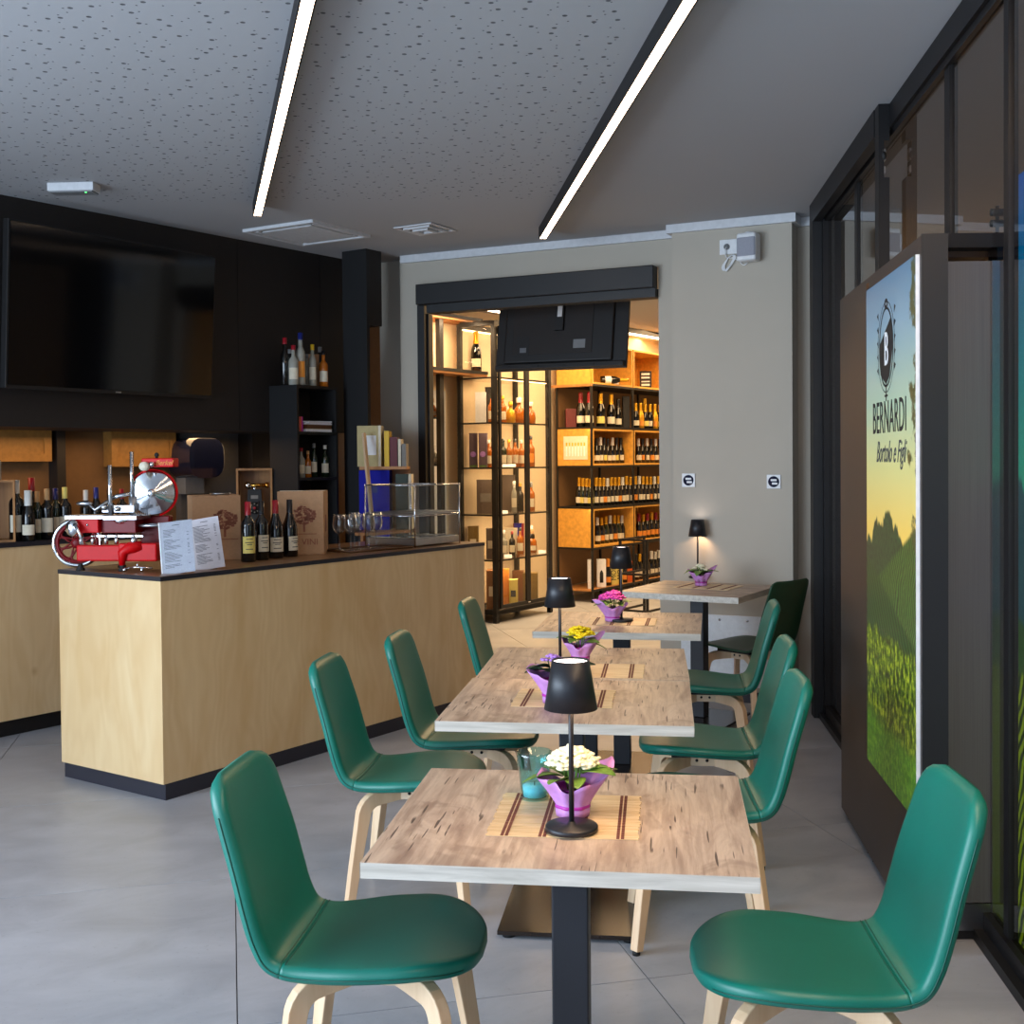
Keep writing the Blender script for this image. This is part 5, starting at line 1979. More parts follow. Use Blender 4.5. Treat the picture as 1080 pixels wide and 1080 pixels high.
# flywheel, seen almost face on, behind the left of the base
R_ = 24.6 * k_
fc = (sx(76.5, 0.16), 0.16, R_ + 0.0125)
WM = Matrix.Translation(fc) @ Matrix.Rotation(math.radians(14), 4, 'Z') @ RX
ring = MB()
pts = [(R_ * math.cos(2 * PI * i / 48), R_ * math.sin(2 * PI * i / 48), 0) for i in range(48)]
ring.tube(pts, 0.012, 10, closed=True, M=WM)
ring.build('flywheel_rim', M['chrome'], sl)
inner = MB()
pts = [((R_ - 0.018) * math.cos(2 * PI * i / 48), (R_ - 0.018) * math.sin(2 * PI * i / 48), 0) for i in range(48)]
inner.tube(pts, 0.009, 8, closed=True, M=WM)
inner.lathe([(0.0001, -0.018), (0.028, -0.018), (0.028, 0.018), (0.012, 0.024), (0.0001, 0.024)], 18, M=WM, caps=False)
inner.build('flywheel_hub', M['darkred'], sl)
for i in range(8):
    a = 2 * PI * i / 8
    Mi = WM @ Matrix.Rotation(a, 4, 'Z')
    sp = MB()
    # petal shaped spoke: two arcs forming a loop
    L0, L1 = 0.026, R_ - 0.022
    lp = []
    for k in range(17):
        v = k / 16
        x = L0 + (L1 - L0) * math.sin(PI * v) ** 0.8 if v not in (0, 1) else L0
        y = 0.030 * math.sin(2 * PI * v) * 0.95
        lp.append((x, y, 0))
    sp.tube(lp[:-1], 0.0055, 6, closed=True, M=Mi)
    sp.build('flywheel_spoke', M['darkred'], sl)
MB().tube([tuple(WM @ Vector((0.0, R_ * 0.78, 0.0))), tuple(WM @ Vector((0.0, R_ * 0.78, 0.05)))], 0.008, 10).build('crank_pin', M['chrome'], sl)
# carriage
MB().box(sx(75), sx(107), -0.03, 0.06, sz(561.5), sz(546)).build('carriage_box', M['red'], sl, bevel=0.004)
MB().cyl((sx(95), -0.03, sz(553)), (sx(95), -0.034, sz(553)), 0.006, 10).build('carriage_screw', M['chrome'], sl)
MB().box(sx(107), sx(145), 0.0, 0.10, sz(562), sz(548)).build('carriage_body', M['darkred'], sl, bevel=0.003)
MB().box(sx(71), sx(113), -0.04, 0.10, sz(547), sz(543)).build('carriage_plate', M['steel'], sl, bevel=0.002)
MB().box(sx(113), sx(150), -0.04, 0.14, sz(548), sz(543.5)).build('carriage_plate', M['steel'], sl, bevel=0.002)
MB().lathe([(0.0001, -0.03), (0.03, -0.02), (0.05, 0.0), (0.0001, 0.0)], 18, M=Matrix.Translation((sx(128), 0.02, sz(547.5))), caps=False).build('carriage_pivot', M['chrome'], sl)
MB().box(sx(95), sx(147), 0.005, 0.012, sz(566.5), sz(564.5)).build('slide_rail', M['chrome'], sl)
MB().box(sx(95), sx(147), 0.08, 0.088, sz(567.5), sz(566)).build('slide_rail', M['chrome'], sl)
for px in (84, 97, 111.5, 123, 142):
    MB().cyl((sx(px), 0.008, sz(574)), (sx(px), 0.008, sz(566)), 0.011 if px != 142 else 0.017, 12).ball((sx(px), 0.008, sz(565.5)), 0.012, 10).build('rail_post', M['chrome'], sl)
MB().ball((sx(81), -0.05, sz(556)), 0.036, 16, sq=(1, 0.7, 1.15)).build('crank_knob', M['chrome'], sl)
MB().tube([(sx(84), -0.06, sz(552)), (sx(90), -0.07, sz(560)), (sx(95), -0.07, sz(573))], [0.012, 0.009, 0.007], 10).build('crank_lever', M['chrome'], sl)
# posts
MB().cyl((sx(114.5), 0.03, sz(546)), (sx(114.5), 0.03, sz(490.5)), 0.0105, 16).build('guide_post', M['chrome'], sl)
MB().cyl((sx(136), 0.06, sz(532)), (sx(136), 0.06, sz(476.5)), 0.0095, 16).build('guide_post', M['chrome'], sl)
MB().cyl((sx(136), 0.06, sz(546)), (sx(136), 0.06, sz(524)), 0.017, 16).build('post_sleeve', M['steel'], sl)
# meat table handles
MB().ball((sx(87), 0.02, sz(531)), 0.034, 14, sq=(1.3, 0.5, 0.38)).build('hand_paddle', M['steel'], sl)
MB().tube([(sx(92), 0.02, sz(532)), (sx(99), 0.02, sz(538)), (sx(113), 0.02, sz(529))], 0.008, 8).build('paddle_arm', M['steel'], sl)
MB().tube([(sx(100), 0.06, sz(533)), (sx(118), 0.06, sz(524)), (sx(135), 0.06, sz(521))], [0.006, 0.012, 0.008], 8).build('press_arm', M['chrome'], sl)
MB().ball((sx(108), 0.03, sz(535)), 0.018, 10).ball((sx(122), 0.03, sz(537)), 0.014, 10).build('clamp_knob', M['chrome'], sl)
MB().box(sx(104), sx(140), 0.04, 0.09, sz(541), sz(533)).build('meat_table', M['steel'], sl, bevel=0.003)
spk = MB()
for k in range(8):
    spk.lathe([(0.006, 0.0), (0.0001, 0.018)], 6, M=Matrix.Translation((sx(141 + k * 2.3), 0.03, sz(544))), caps=False)
spk.build('spiked_bar', M['steel'], sl)
# blade: a shallow cone facing left-front, with red guard behind
BMx = Matrix.Translation((sx(162, 0.10), 0.10, sz(520, 0.1))) @ Matrix.Rotation(math.radians(14), 4, 'Z') @ RX
rb = 24 * k_
MB().lathe([(rb, 0.0), (rb * 0.95, 0.008)], 48, M=BMx, caps=False).lathe([(rb * 0.95, 0.008), (rb * 0.62, 0.020)], 48, M=BMx, caps=False).lathe([(rb * 0.62, 0.020), (rb * 0.16, 0.040)], 48, M=BMx, caps=False).lathe([(rb * 0.16, 0.040), (0.0001, 0.040)], 48, M=BMx, caps=False).build('round_blade', M['chrome'], sl)
MB().lathe([(0.020, 0.038), (0.020, 0.054), (0.010, 0.060), (0.0001, 0.060)], 18, M=BMx, caps=False).build('blade_hub', M['chrome'], sl)
MB().lathe([(0.0001, -0.04), (rb * 1.0, -0.04), (rb * 1.07, -0.025), (rb * 1.07, 0.002), (rb * 1.01, 0.002)], 40, M=BMx, a0=math.radians(-75), a1=math.radians(150), caps=False).build('blade_guard', M['red'], sl)
MB().box(sx(146, .12), sx(178, .12), 0.13, 0.18, sz(590), sz(545)).build('blade_pillar', M['darkred'], sl, bevel=0.006)
MB().cyl((sx(159), 0.10, sz(553)), (sx(159), 0.10, sz(556)), 0.10, 24).build('catch_plate', M['steel'], sl)
# sharpener cover on top
MB().box(sx(147.5), sx(183), 0.05, 0.12, sz(493), sz(483.5)).build('sharpener_cover', M['red'], sl, bevel=0.006, seg=3)
text('gold_lettering', 'Berkel', 0.034, M['labelorange'], sl, Matrix.Translation((sx(172.5), 0.0485, sz(488.6))) @ RX, shear=0.4)
MB().cyl((sx(152.5), 0.02, sz(492)), (sx(152.5), 0.05, sz(492)), 0.022, 18).build('sharpening_stone', M['label'], sl)
MB().cyl((sx(161), 0.02, sz(490)), (sx(161), 0.05, sz(490)), 0.012, 14).build('stone_spindle', M['chrome'], sl)
MB().cyl((sx(162), 0.08, sz(484)), (sx(162), 0.08, sz(480)), 0.007, 10).ball((sx(162), 0.08, sz(480)), 0.012, 10).build('adjusting_knob', M['rubber'], sl)
MB().tube([(sx(150), 0.09, sz(493)), (sx(146), 0.10, sz(500)), (sx(146), 0.11, sz(520))], 0.012, 8).build('sharpener_arm', M['red'], sl)
# small chrome plate feet in front
MB().tube([(sx(138), -0.06, sz(598)), (sx(152), -0.06, sz(597)), (sx(168), -0.06, sz(598))], 0.004, 8).ball((sx(138), -0.06, 0.010), 0.010, 10).ball((sx(157), -0.06, 0.010), 0.010, 10).cyl((sx(152), -0.06, sz(597)), (sx(152), -0.06, sz(593)), 0.005, 8).build('chrome_bracket', M['chrome'], sl)

# ------------------------------------------------------------------ things on the grey pillar
QM = BM @ Matrix.Translation((0, -0.17, 0))


def onpil(px):
    return onback(px, -0.17)


for px, py, lab in ((726.5, 506.5, 'left square wall socket with dark blue round inlay on the pillar'), (816.3, 508, 'right square wall socket with dark blue round inlay on the pillar')):
    s = onpil(px)
    v = QM @ Vector((s, 0, 0))
    t = thing('wall_socket', lab, 'socket')
    t.matrix_world = QM @ Matrix.Translation((s, 0, zat(px, py, v)))
    MB().box(-0.045, 0.045, -0.010, 0, -0.045, 0.045).build('cover_plate', M['white'], t, bevel=0.003)
    MB().cyl((0, -0.010, 0), (0, -0.013, 0), 0.035, 24).build('inlay', M['socketblue'], t)
    MB().box(-0.018, 0.020, -0.016, -0.013, 0.004, 0.016).box(-0.01, 0.026, -0.016, -0.013, -0.018, -0.006).build('symbol', M['white'], t)
s = onpil(770)
v = QM @ Vector((s, 0, 0))
t = thing('power_outlet', 'white rectangular power outlet plate high on the pillar beside the loudspeaker', 'socket')
t.matrix_world = QM @ Matrix.Translation((s, 0, zat(770, 260.5, v)))
MB().box(-0.060, 0.060, -0.010, 0, -0.048, 0.048).build('cover_plate', M['white'], t, bevel=0.003)
MB().cyl((-0.012, -0.010, 0), (-0.012, -0.013, 0), 0.02, 18).build('socket_ring', M['greyplastic'], t)
for k in (-1, 1):
    MB().cyl((-0.012 + k * 0.009, -0.013, 0), (-0.012 + k * 0.009, -0.014, 0), 0.003, 8).build('pin_hole', M['black'], t)
MB().box(0.02, 0.05, -0.012, -0.010, -0.03, 0.03).build('blank_module', M['white'], t)
s2 = onpil(793)
v2 = QM @ Vector((s2, 0, 0))
t = thing('wall_speaker', 'small white loudspeaker with grey grille high on the pillar', 'loudspeaker')
zsp = zat(793, 262.5, v2)
t.matrix_world = QM @ Matrix.Translation((s2, -0.055, zsp)) @ Matrix.Rotation(math.radians(-8), 4, 'Z')
MB().box(-0.065, 0.065, -0.055, 0.045, -0.09, 0.09).build('case', M['white'], t, bevel=0.018, seg=4)
MB().box(-0.063, 0.063, -0.057, -0.02, -0.068, 0.066).build('grille', M['fabricgrey'], t, bevel=0.015, seg=3)
MB().box(-0.03, 0.03, 0.04, 0.055, -0.04, 0.04).build('bracket', M['white'], t)
MB().cyl((0.0, -0.01, 0.09), (0.0, -0.01, 0.096), 0.02, 14).build('top_button', M['white'], t)
cb = thing('white_cable', 'looped white cable hanging between outlet and loudspeaker', 'cable')
cb.matrix_world = QM @ Matrix.Translation((s, 0, zat(770, 260.5, v)))
ds_ = s2 - s
cm_ = MB()
cm_.tube(catmull([(-0.015, -0.014, 0.0), (-0.018, -0.03, -0.03), (-0.012, -0.012, -0.07), (0.03, -0.010, -0.075), (0.07, -0.008, -0.10), (ds_ * 0.7, -0.008, -0.125), (ds_, -0.02, -0.10)], 5), 0.0035, 6)
for k in range(4):
    o_ = 0.005 * k
    cm_.tube(catmull([(0.020 + o_, -0.010 - o_ * 0.6, -0.055), (0.032 + o_, -0.012, -0.075), (-0.005, -0.012 - o_ * 0.5, -0.135 - o_), (-0.035 + o_, -0.012, -0.15), (-0.04 + o_, -0.012, -0.12), (0.0, -0.014, -0.07)], 4), 0.0035, 6, closed=True)
cm_.build('cable', M['white'], cb)

# ------------------------------------------------------------------ the shop beyond the doorway
cabc = at(524, 658).to_2d()
cw2 = cabc + W2 * 0.02
SW = frame((cabc.x, cabc.y, 0), (E.x, E.y))      # local x along the shelves, local y towards the wall
struct(MB().box(-3.2, 6.6, 0.60, 0.72, 0, CEIL, SW), 'wall_shop_left', M['shopwall'], 'cream wall of the shop behind the cabinets')
struct(MB().box(-6.0, 6.0, 17.4, 17.6, 0, CEIL), 'wall_shop_back', M['shopwall'])
struct(MB().box(5.0, 5.2, 7.0, 17.6, 0, CEIL), 'wall_shop_right', M['shopwall'])
# linear light in the shop
sl0 = at(512, 324, CEIL - 0.04)
L0 = thing('shop_ceiling_light', 'thin bright light line on the shop ceiling above the shelves', 'ceiling light')
L0.matrix_world = frame((sl0.x, sl0.y, CEIL - 0.07), (0.58, 0.81))
MB().box(-2.0, 4.6, -0.03, 0.03, 0.012, 0.07).build('housing', M['frame'], L0)
MB().box(-2.0, 4.6, -0.024, 0.024, 0.0, 0.012).build('diffuser', M['ledwarm'] if False else M['led'], L0)


def uni_x(px, y=0.0):
    return online(px, (SW @ Vector((0, y, 0))).to_2d(), E2)[1]


# glass display cabinet
CL = uni_x(582)
CD = 0.46
CHT = 2.93
cab = thing('glass_cabinet', 'black framed glass display cabinet full of spirits in the shop', 'cabinet')
cab.matrix_world = SW
corner = SW @ Vector((0, 0, 0))
zsv = [0.12, zat(524, 591, corner), zat(524, 543, corner), zat(524, 493, corner), zat(524, 445, corner), zat(524, 397, corner)]
fw = 0.045
for x_, y_ in ((0, 0), (CL - fw, 0), (0, CD - fw), (CL - fw, CD - fw)):
    MB().box(x_, x_ + fw, y_, y_ + fw, 0.0, CHT).build('corner_post', M['frame'], cab)
for z_ in (0.08, CHT - 0.04):
    MB().box(fw, CL - fw, 0, fw, z_, z_ + 0.05).box(fw, CL - fw, CD - fw, CD, z_, z_ + 0.05).box(0, fw, fw, CD - fw, z_, z_ + 0.05).box(CL - fw, CL, fw, CD - fw, z_, z_ + 0.05).build('frame_rail', M['frame'], cab)
MB().box(0, CL, 0, CD, 0.085, 0.115).build('base_board', M['frame'], cab)
MB().box(0, CL, CD - 0.006, CD - 0.001, 0.12, CHT).build('back_panel', M['shopwall'], cab)
xm = uni_x(555)
for a, b in ((fw, xm), (xm, CL - fw)):
    d_ = MB()
    d_.box(a + 0.002, a + 0.035, -0.022, 0, 0.14, CHT - 0.05).box(b - 0.035, b - 0.002, -0.022, 0, 0.14, CHT - 0.05).box(a + 0.035, b - 0.035, -0.022, 0, 0.14, 0.175).box(a + 0.035, b - 0.035, -0.022, 0, CHT - 0.09, CHT - 0.05)
    dd_ = d_.build('glass_door', M['frame'], cab)
    MB().box(a + 0.035, b - 0.035, -0.014, -0.010, 0.175, CHT - 0.09).build('door_pane', M['cabglass'], dd_)
MB().box(0.002, 0.006, fw, CD - fw, 0.13, CHT - 0.04).build('side_pane', M['cabglass'], cab)
MB().box(xm - 0.02, xm + 0.02, -0.028, -0.022, 0.155, 0.165).build('lock', M['chrome'], cab)
for z_ in zsv[1:]:
    MB().box(fw * 0.5, CL - fw * 0.5, 0.01, CD - 0.01, z_ - 0.012, z_).build('glass_shelf', M['cabglass'], cab)
    MB().box(0.0, CL, 0.0, 0.012, z_ - 0.016, z_).box(0, 0.012, 0, CD, z_ - 0.016, z_).build('shelf_rail', M['frame'], cab)
lm_ = MB().box(0.05, CL - 0.05, CD - 0.05, CD - 0.03, CHT - 0.06, CHT - 0.05)
lm_.build('led_strip', M['ledwarm'], cab)
MB().box(0.03, CL - 0.03, 0.03, 0.04, zsv[5] - 0.022, zsv[5] - 0.016).build('led_strip', M['ledwarm'], cab)
for zz in (zsv[5] - 0.05, zsv[4] - 0.03, zsv[3] - 0.03, zsv[2] - 0.03, zsv[1] - 0.03, CHT - 0.07):
    al = area('cabinet_light', tuple(SW @ Vector((CL / 2, 0.12, zz))), tuple(SW @ Vector((CL / 2, 0.22, 0))), 0.05, 1.0, 3.6, (1.0, 0.72, 0.42))
    al.rotation_euler = (0, 0, ANG)
    al.data.size, al.data.size_y = 1.1, 0.04

# wall shelving left of and behind the cabinet
wx0 = uni_x(436, CD)
ws_ = thing('wall_shelving', 'tall black and amber wall shelving left of the glass cabinet', 'shelf')
ws_.matrix_world = SW
for px in (464.5, 440):
    x_ = uni_x(px, CD - 0.02)
    MB().box(x_ - 0.03, x_ + 0.03, CD - 0.05, CD + 0.0, 0, 3.02).build('upright', M['frame'], ws_)
for z_ in (zat(470, 390, SW @ Vector((uni_x(470, CD), CD, 0))), 3.0):
    MB().box(wx0, 0.3, CD - 0.16 if z_ < 2.9 else CD - 0.10, 0.60, z_ - 0.05, z_).build('shelf_board', M['shelfwood'], ws_)
    MB().box(wx0, 0.3, CD - 0.17 if z_ < 2.9 else CD - 0.11, CD - 0.155 if z_ < 2.9 else CD - 0.10, z_ - 0.03, z_).build('shelf_edge', M['frame'], ws_)
for py in (440, 490):
    q = SW @ Vector((uni_x(458, CD), CD, 0))
    z_ = zat(458, py, q)
    MB().box(uni_x(452, CD), uni_x(463, CD), CD, 0.60, z_ - 0.015, z_).build('glass_shelf', M['frame'], ws_)
MB().box(uni_x(467, CD), -0.02, 0.585, 0.60, 0.2, zat(470, 411, SW @ Vector((uni_x(470, CD), CD, 0)))).build('white_back_panel', M['offwhite'], ws_)
for py in (341, 375):
    q = SW @ Vector((uni_x(456, CD), CD, 0))
    z_ = zat(456, py, q)
    MB().box(uni_x(448, CD), uni_x(462, CD), 0.585, 0.595, z_ - 0.012, z_).build('led_strip', M['led'], ws_)
area('shelving_fill', tuple(SW @ Vector((-0.5, 0.25, 2.95))), tuple(SW @ Vector((-0.5, 0.55, 1.2))), 0.8, 0.08, 22, (1.0, 0.70, 0.40))  # extra fill added because the white back panel came out too dull


def cabpt(px, z, yy=None):
    """point on a cabinet shelf in photo column px"""
    if px > 508:
        y_ = 0.20 if yy is None else yy
        x_ = uni_x(px, y_)
        x_ = min(max(x_, 0.09), CL - 0.09)
    else:
        # seen through the glass end: stay near the end, go towards the wall
        x_ = 0.10 if yy is None else yy
        o_ = (SW @ Vector((x_, 0, 0))).to_2d()
        q, s = online(px, o_, W2)
        y_ = min(max(s, 0.08), CD - 0.06)
    v = SW @ Vector((x_, y_, 0))
    return Vector((v.x, v.y, z))


GC = 'spirit bottles in the glass cabinet'
SH = {'top': 4, 'second': 3, 'third': 2, 'fourth': 1, 'bottom': 0}
W5 = {4: 'upper cabinet shelf', 3: 'second cabinet shelf', 2: 'middle cabinet shelf', 1: 'fourth cabinet shelf', 0: 'cabinet floor'}
items = [
    (4, 519, 'spirit', 'amber', 'label', 'greenglass', 'whisky bottle with green top beside the dark carton on the', 0.95),
    (4, 531, 'spirit', 'amber', 'label', 'gold', 'whisky bottle with golden top right of the corner post on the', 0.95),
    (4, 539, 'decanter', 'gold', None, 'gold', 'squat golden bottle on the', 0.95),
    (4, 548, 'decanter', 'amber', None, 'whitecap', 'round amber decanter with big clear stopper on the', 1.15),
    (4, 562, 'decanter', 'amber', None, 'whitecap', 'square-looking amber decanter alone at the right of the', 1.0),
    (3, 515.5, 'spirit', 'amber', 'label', 'whitecap', 'amber bottle beside the purple cartons on the', 0.92),
    (3, 520, 'spirit', 'amber', 'label', 'greyplastic', 'amber bottle just left of the corner post on the', 1.0),
    (3, 531, 'spirit', 'greenglass', 'label', 'greenglass', 'green bottle right of the corner post on the', 0.98),
    (3, 537, 'spirit', 'amber', 'label', 'gold', 'amber bottle with yellow top, second right of the corner post on the', 0.95),
    (3, 543.5, 'spirit', 'amber', 'label', 'blackcap', 'amber bottle with dark top before the door stile on the', 0.98),
    (3, 550, 'spirit', 'amber', 'label', 'whitecap', 'amber bottle with white top at the door stile on the', 0.94),
    (3, 567, 'spirit', 'amber', 'labelorange', 'blackcap', 'dark amber bottle standing alone at the right of the', 1.10),
    (2, 542, 'slim', 'paleglass', 'label', 'whitecap', 'clear bottle with white cap on the', 0.95),
    (2, 548.5, 'spirit', 'darkglass', None, 'labelorange', 'black bottle with orange top on the', 1.0),
    (2, 560, 'spirit', 'amber', 'label', 'greyplastic', 'amber bottle with grey cap right of the door stile on the', 0.95),
    (2, 565.5, 'spirit', 'amber', 'label', 'greyplastic', 'rightmost amber bottle with pale label on the', 1.02),
    (1, 531, 'spirit', 'paleglass', 'label', 'whitecap', 'pale bottle at the corner post on the', 0.9),
    (1, 539.5, 'spirit', 'darkglass', 'label', 'redcap', 'dark bottle with tilted white label on the', 0.85),
    (1, 548, 'spirit', 'amber', 'label', 'blackcap', 'amber bottle in front of the red box on the', 0.95),
    (1, 560, 'decanter', 'amber', 'label', 'cork', 'round amber bottle right of the door stile on the', 1.05),
    (1, 569, 'bordeaux', 'darkglass', 'label', 'whitecap', 'tall dark bottle at the right end of the', 0.95),
]
for sh, px, shp, gm, lm, cmm, lab, sc in items:
    p = cabpt(px, zsv[sh])
    bottle(shp, gm, lm, cmm, tuple(p), lab + ' ' + W5[sh], GC, scale=sc, seg=12)


def gift(px0, px1, pytop, sh, m, label, yy=None, dep=0.10, print_=None):
    a, b = cabpt(px0, zsv[sh], yy), cabpt(px1, zsv[sh], yy)
    c_ = (a + b) / 2
    wd = max(0.05, abs((px1 - px0)) / F * c_.y * 0.98)
    h_ = max(0.08, zat((px0 + px1) / 2, pytop, c_) - zsv[sh])
    h_ = min(h_, 0.42)
    t = thing('gift_box', label + ' ' + W5[sh], 'box', (c_.x, c_.y, zsv[sh] + 0.0005), math.radians(-3), 'gift boxes in the glass cabinet')
    MB().box(-wd / 2, wd / 2, -dep / 2, dep / 2, 0, h_).build('box_body', m, t, bevel=0.002)
    MB().box(-wd / 2 - 0.001, wd / 2 + 0.001, -dep / 2 - 0.001, dep / 2 + 0.001, h_ - 0.012, h_ + 0.001).build('lid', m, t)
    if print_ is not None:
        MB().box(-wd * 0.3, wd * 0.3, -dep / 2 - 0.002, -dep / 2, h_ * 0.35, h_ * 0.6).build('front_label', print_, t)
    return t


gift(501.5, 512.5, 414, 4, M['white'], 'white rounded carton on the', yy=0.16)
gift(512.5, 519, 408.5, 4, M['black'], 'dark carton behind the whisky bottle on the', yy=0.30, dep=0.06)
for a_, b_, w_ in ((494.5, 503, 'left'), (504, 513, 'right')):
    g_ = gift(a_, b_, 457, 3, M['purplebox'], w_ + ' one of two purple patterned cartons on the', yy=0.14)
    MB().box(-0.035, 0.035, -0.052, -0.051, 0.004, 0.022).build('green_band', M['leaf'], g_)
    MB().lathe([(0.028, -0.0515), (0.020, -0.0525), (0.0001, -0.053)], 16, M=Matrix.Translation((0, 0, 0.13)) @ RX @ Matrix.Diagonal((1, 1, -1, 1)), caps=False).build('round_print', M['petalviolet'], g_)
gift(503, 522, 506, 2, M['greybox'], 'large grey brown carton on the', yy=0.18, dep=0.16, print_=M['grey'])
gift(529, 543, 501, 2, M['greybox'], 'tall grey carton behind the clear bottle on the', yy=0.34, dep=0.10)
g1_ = gift(490, 501, 555, 1, M['olivebox'], 'open gift box with a green bottle on the', yy=0.14, print_=M['label'])
g2_ = gift(509, 517.5, 557, 1, M['greybox'], 'dark gift box with a pale bottle label on the', yy=0.14, print_=M['label'])
gift(532, 545, 557, 1, M['label'], 'white tin with red top band on the', yy=0.33)
gift(545, 553, 552, 1, M['blue'], 'small blue carton at the back of the', yy=0.36, dep=0.06)
gift(553.5, 565, 552, 1, M['redcap'], 'dark red carton at the back of the', yy=0.36, dep=0.06)
gift(496, 508, 603, 0, M['orangebox'], 'bright orange carton on the', yy=0.12, dep=0.12)
gift(509.5, 522, 601, 0, M['brownbox'], 'brown carton beside the orange one on the', yy=0.14, dep=0.2, print_=M['label'])
gift(529.5, 536, 600, 0, M['labelorange'], 'narrow amber carton right of the corner post on the', yy=0.2)
gift(536, 545, 611, 0, M['labelyellow'], 'pale yellow carton on the', yy=0.12, print_=M['ink'])
gift(541, 553, 602, 0, M['brownbox'], 'brown carton behind the pale yellow one on the', yy=0.32, dep=0.12)
gift(557, 573, 604, 0, M['olivebox'], 'olive glassy carton at the right of the', yy=0.2, dep=0.12)
for k, (px, sh, w_) in enumerate(((534, 3, 'left'), (540, 3, 'right'), (531, 2, 'single'), (535, 1, 'small'), (571, 1, 'far right'))):
    p = cabpt(px, zsv[sh], 0.07)
    t = thing('price_card', w_ + ' white price card leaning on the ' + W5[sh], 'card', (p.x, p.y, zsv[sh] + 0.001), 0, 'price cards in the glass cabinet')
    MB().prism([(-0.04, 0), (0.04, 0), (0.04, 0.05), (-0.04, 0.05)], -0.001, 0.001, M=Matrix.Rotation(math.radians(35), 4, 'X')).build('card', M['paper'], t)
# bottle on the wall shelving
ztp = zat(470, 390, SW @ Vector((uni_x(470, CD), CD, 0)))
x_ = uni_x(508, 0.42)
v = SW @ Vector((min(x_, 0.25), 0.40, 0))
bottle('champagne', 'darkglass', 'label', 'gold', (v.x, v.y, ztp), 'single large bottle with golden neck high on the wall shelving', scale=1.25, foil=True)
for k, (px, py) in enumerate(((456.5, 440), (457, 490))):
    q = SW @ Vector((uni_x(458, CD), CD, 0))
    z_ = zat(458, py, q)
    v = SW @ Vector((uni_x(px, 0.53), 0.53, 0))
    bottle('decanter', 'amber' if k == 0 else 'paleglass', 'label', 'cork' if k == 0 else 'whitecap', (v.x, v.y, z_), ('amber' if k == 0 else 'clear') + ' decanter seen in the narrow bay left of the shelving post', scale=0.8)

# ------------------------------------------------------------------ wine shelving
wc = at(626, 636).to_2d()
WX0 = (wc - Vector((SW.translation.x, SW.translation.y))).dot(E2)
WM2 = frame((wc.x, wc.y, 0), (E.x, E.y))
cv = WM2 @ Vector((0, 0, 0))
ZR = [zat(626, y, cv) for y in (622, 578, 534.5, 491, 449.5, 404.5)] + [zat(626, 362, cv)]


def wx(px, y=0.0):
    return online(px, (WM2 @ Vector((0, y, 0))).to_2d(), E2)[1]


_, WD = online(587, wc, W2)
WD = min(WD, 0.52)
xs_ = [0.0, wx(668.5), wx(668.5) * 2.02, wx(668.5) * 3.04]
wsf = thing('wine_shelving', 'black and amber open wine shelving along the shop wall', 'shelf')
wsf.matrix_world = WM2
pw = 0.022
for x_ in xs_:
    for y_ in (0, WD - pw):
        MB().box(x_ - pw / 2, x_ + pw / 2, y_, y_ + pw, 0.0, ZR[5]).build('post', M['frame'], wsf)
for z_ in ZR[:6]:
    MB().box(-0.01, xs_[-1] + 0.01, 0.0, WD, z_ - 0.022, z_ - 0.004).build('shelf_board', M['shelfwood'] if z_ in (ZR[0],) else M['frame'], wsf)
    MB().box(-0.012, xs_[-1] + 0.012, -0.004, 0.0, z_ - 0.024, z_).build('shelf_edge', M['frame'], wsf)
# amber boxes: rows C (3..4) and E (1..2) and the top row (5..6)
for lo_, hi_ in ((3, 4), (1, 2), (5, 6)):
    z0, z1 = ZR[lo_], ZR[hi_] - 0.026
    if lo_ == 5:
        z1 = ZR[6]
    for a, b in zip(xs_[:-1], xs_[1:]):
        m_ = MB()
        x0, x1 = a + 0.014, b - 0.014
        t_ = 0.02
        m_.box(x0, x1, 0.0, WD, z0, z0 + t_).box(x0, x1, 0.0, WD, z1 - t_, z1).box(x0, x0 + t_, 0, WD, z0 + t_, z1 - t_).box(x1 - t_, x1, 0, WD, z0 + t_, z1 - t_).box(x0 + t_, x1 - t_, WD - t_, WD, z0 + t_, z1 - t_)
        m_.build('amber_box', M['orangeboard'], wsf)
    MB().box(-0.008, 0.012, 0.02, WD - 0.02, z0, z1).build('end_board', M['orangeboard'], wsf)
MB().box(0, xs_[-1], WD + 0.001, WD + 0.012, 0.15, ZR[5]).build('back_panel', M['niche'], wsf)
# top row overhang to the left
MB().box(-0.05, 0.0, -0.01, WD + 0.05, ZR[5] - 0.03, ZR[5] - 0.002).build('top_ledge', M['shelfwood'], wsf)
for zz in (ZR[5], ZR[4], ZR[3], ZR[2], ZR[1]):
    al = area('shelf_light', tuple(WM2 @ Vector((0.8, 0.03, zz - 0.035))), (0, 0, 0), 2.2, 0.03, 1.5, (1.0, 0.66, 0.32))
    al.rotation_euler = (math.radians(12), 0, ANG)
# poster of bottles on the end board of the middle box
ep = thing('bottle_poster', 'cream picture of seven yellow topped bottles on the amber end board', 'picture')
zc_ = (ZR[3] + ZR[4]) / 2 - 0.02
EM = WM2 @ Matrix.Translation((-0.008, WD * 0.45, zc_)) @ Matrix.Rotation(-PI / 2, 4, 'Z')
ep.matrix_world = EM
MB().box(-0.155, 0.155, -0.004, 0, -0.13, 0.13).build('sheet', M['label'], ep)
bt_ = MB()
by_ = MB()
for k in range(7):
    x_ = -0.115 + k * 0.0383
    bt_.box(x_ - 0.009, x_ + 0.009, -0.005, -0.004, -0.09, 0.02)
    by_.box(x_ - 0.009, x_ + 0.009, -0.005, -0.004, 0.02, 0.06)
bt_.build('printed_bottles', M['inklight'], ep)
by_.build('printed_necks', M['yellow'], ep)


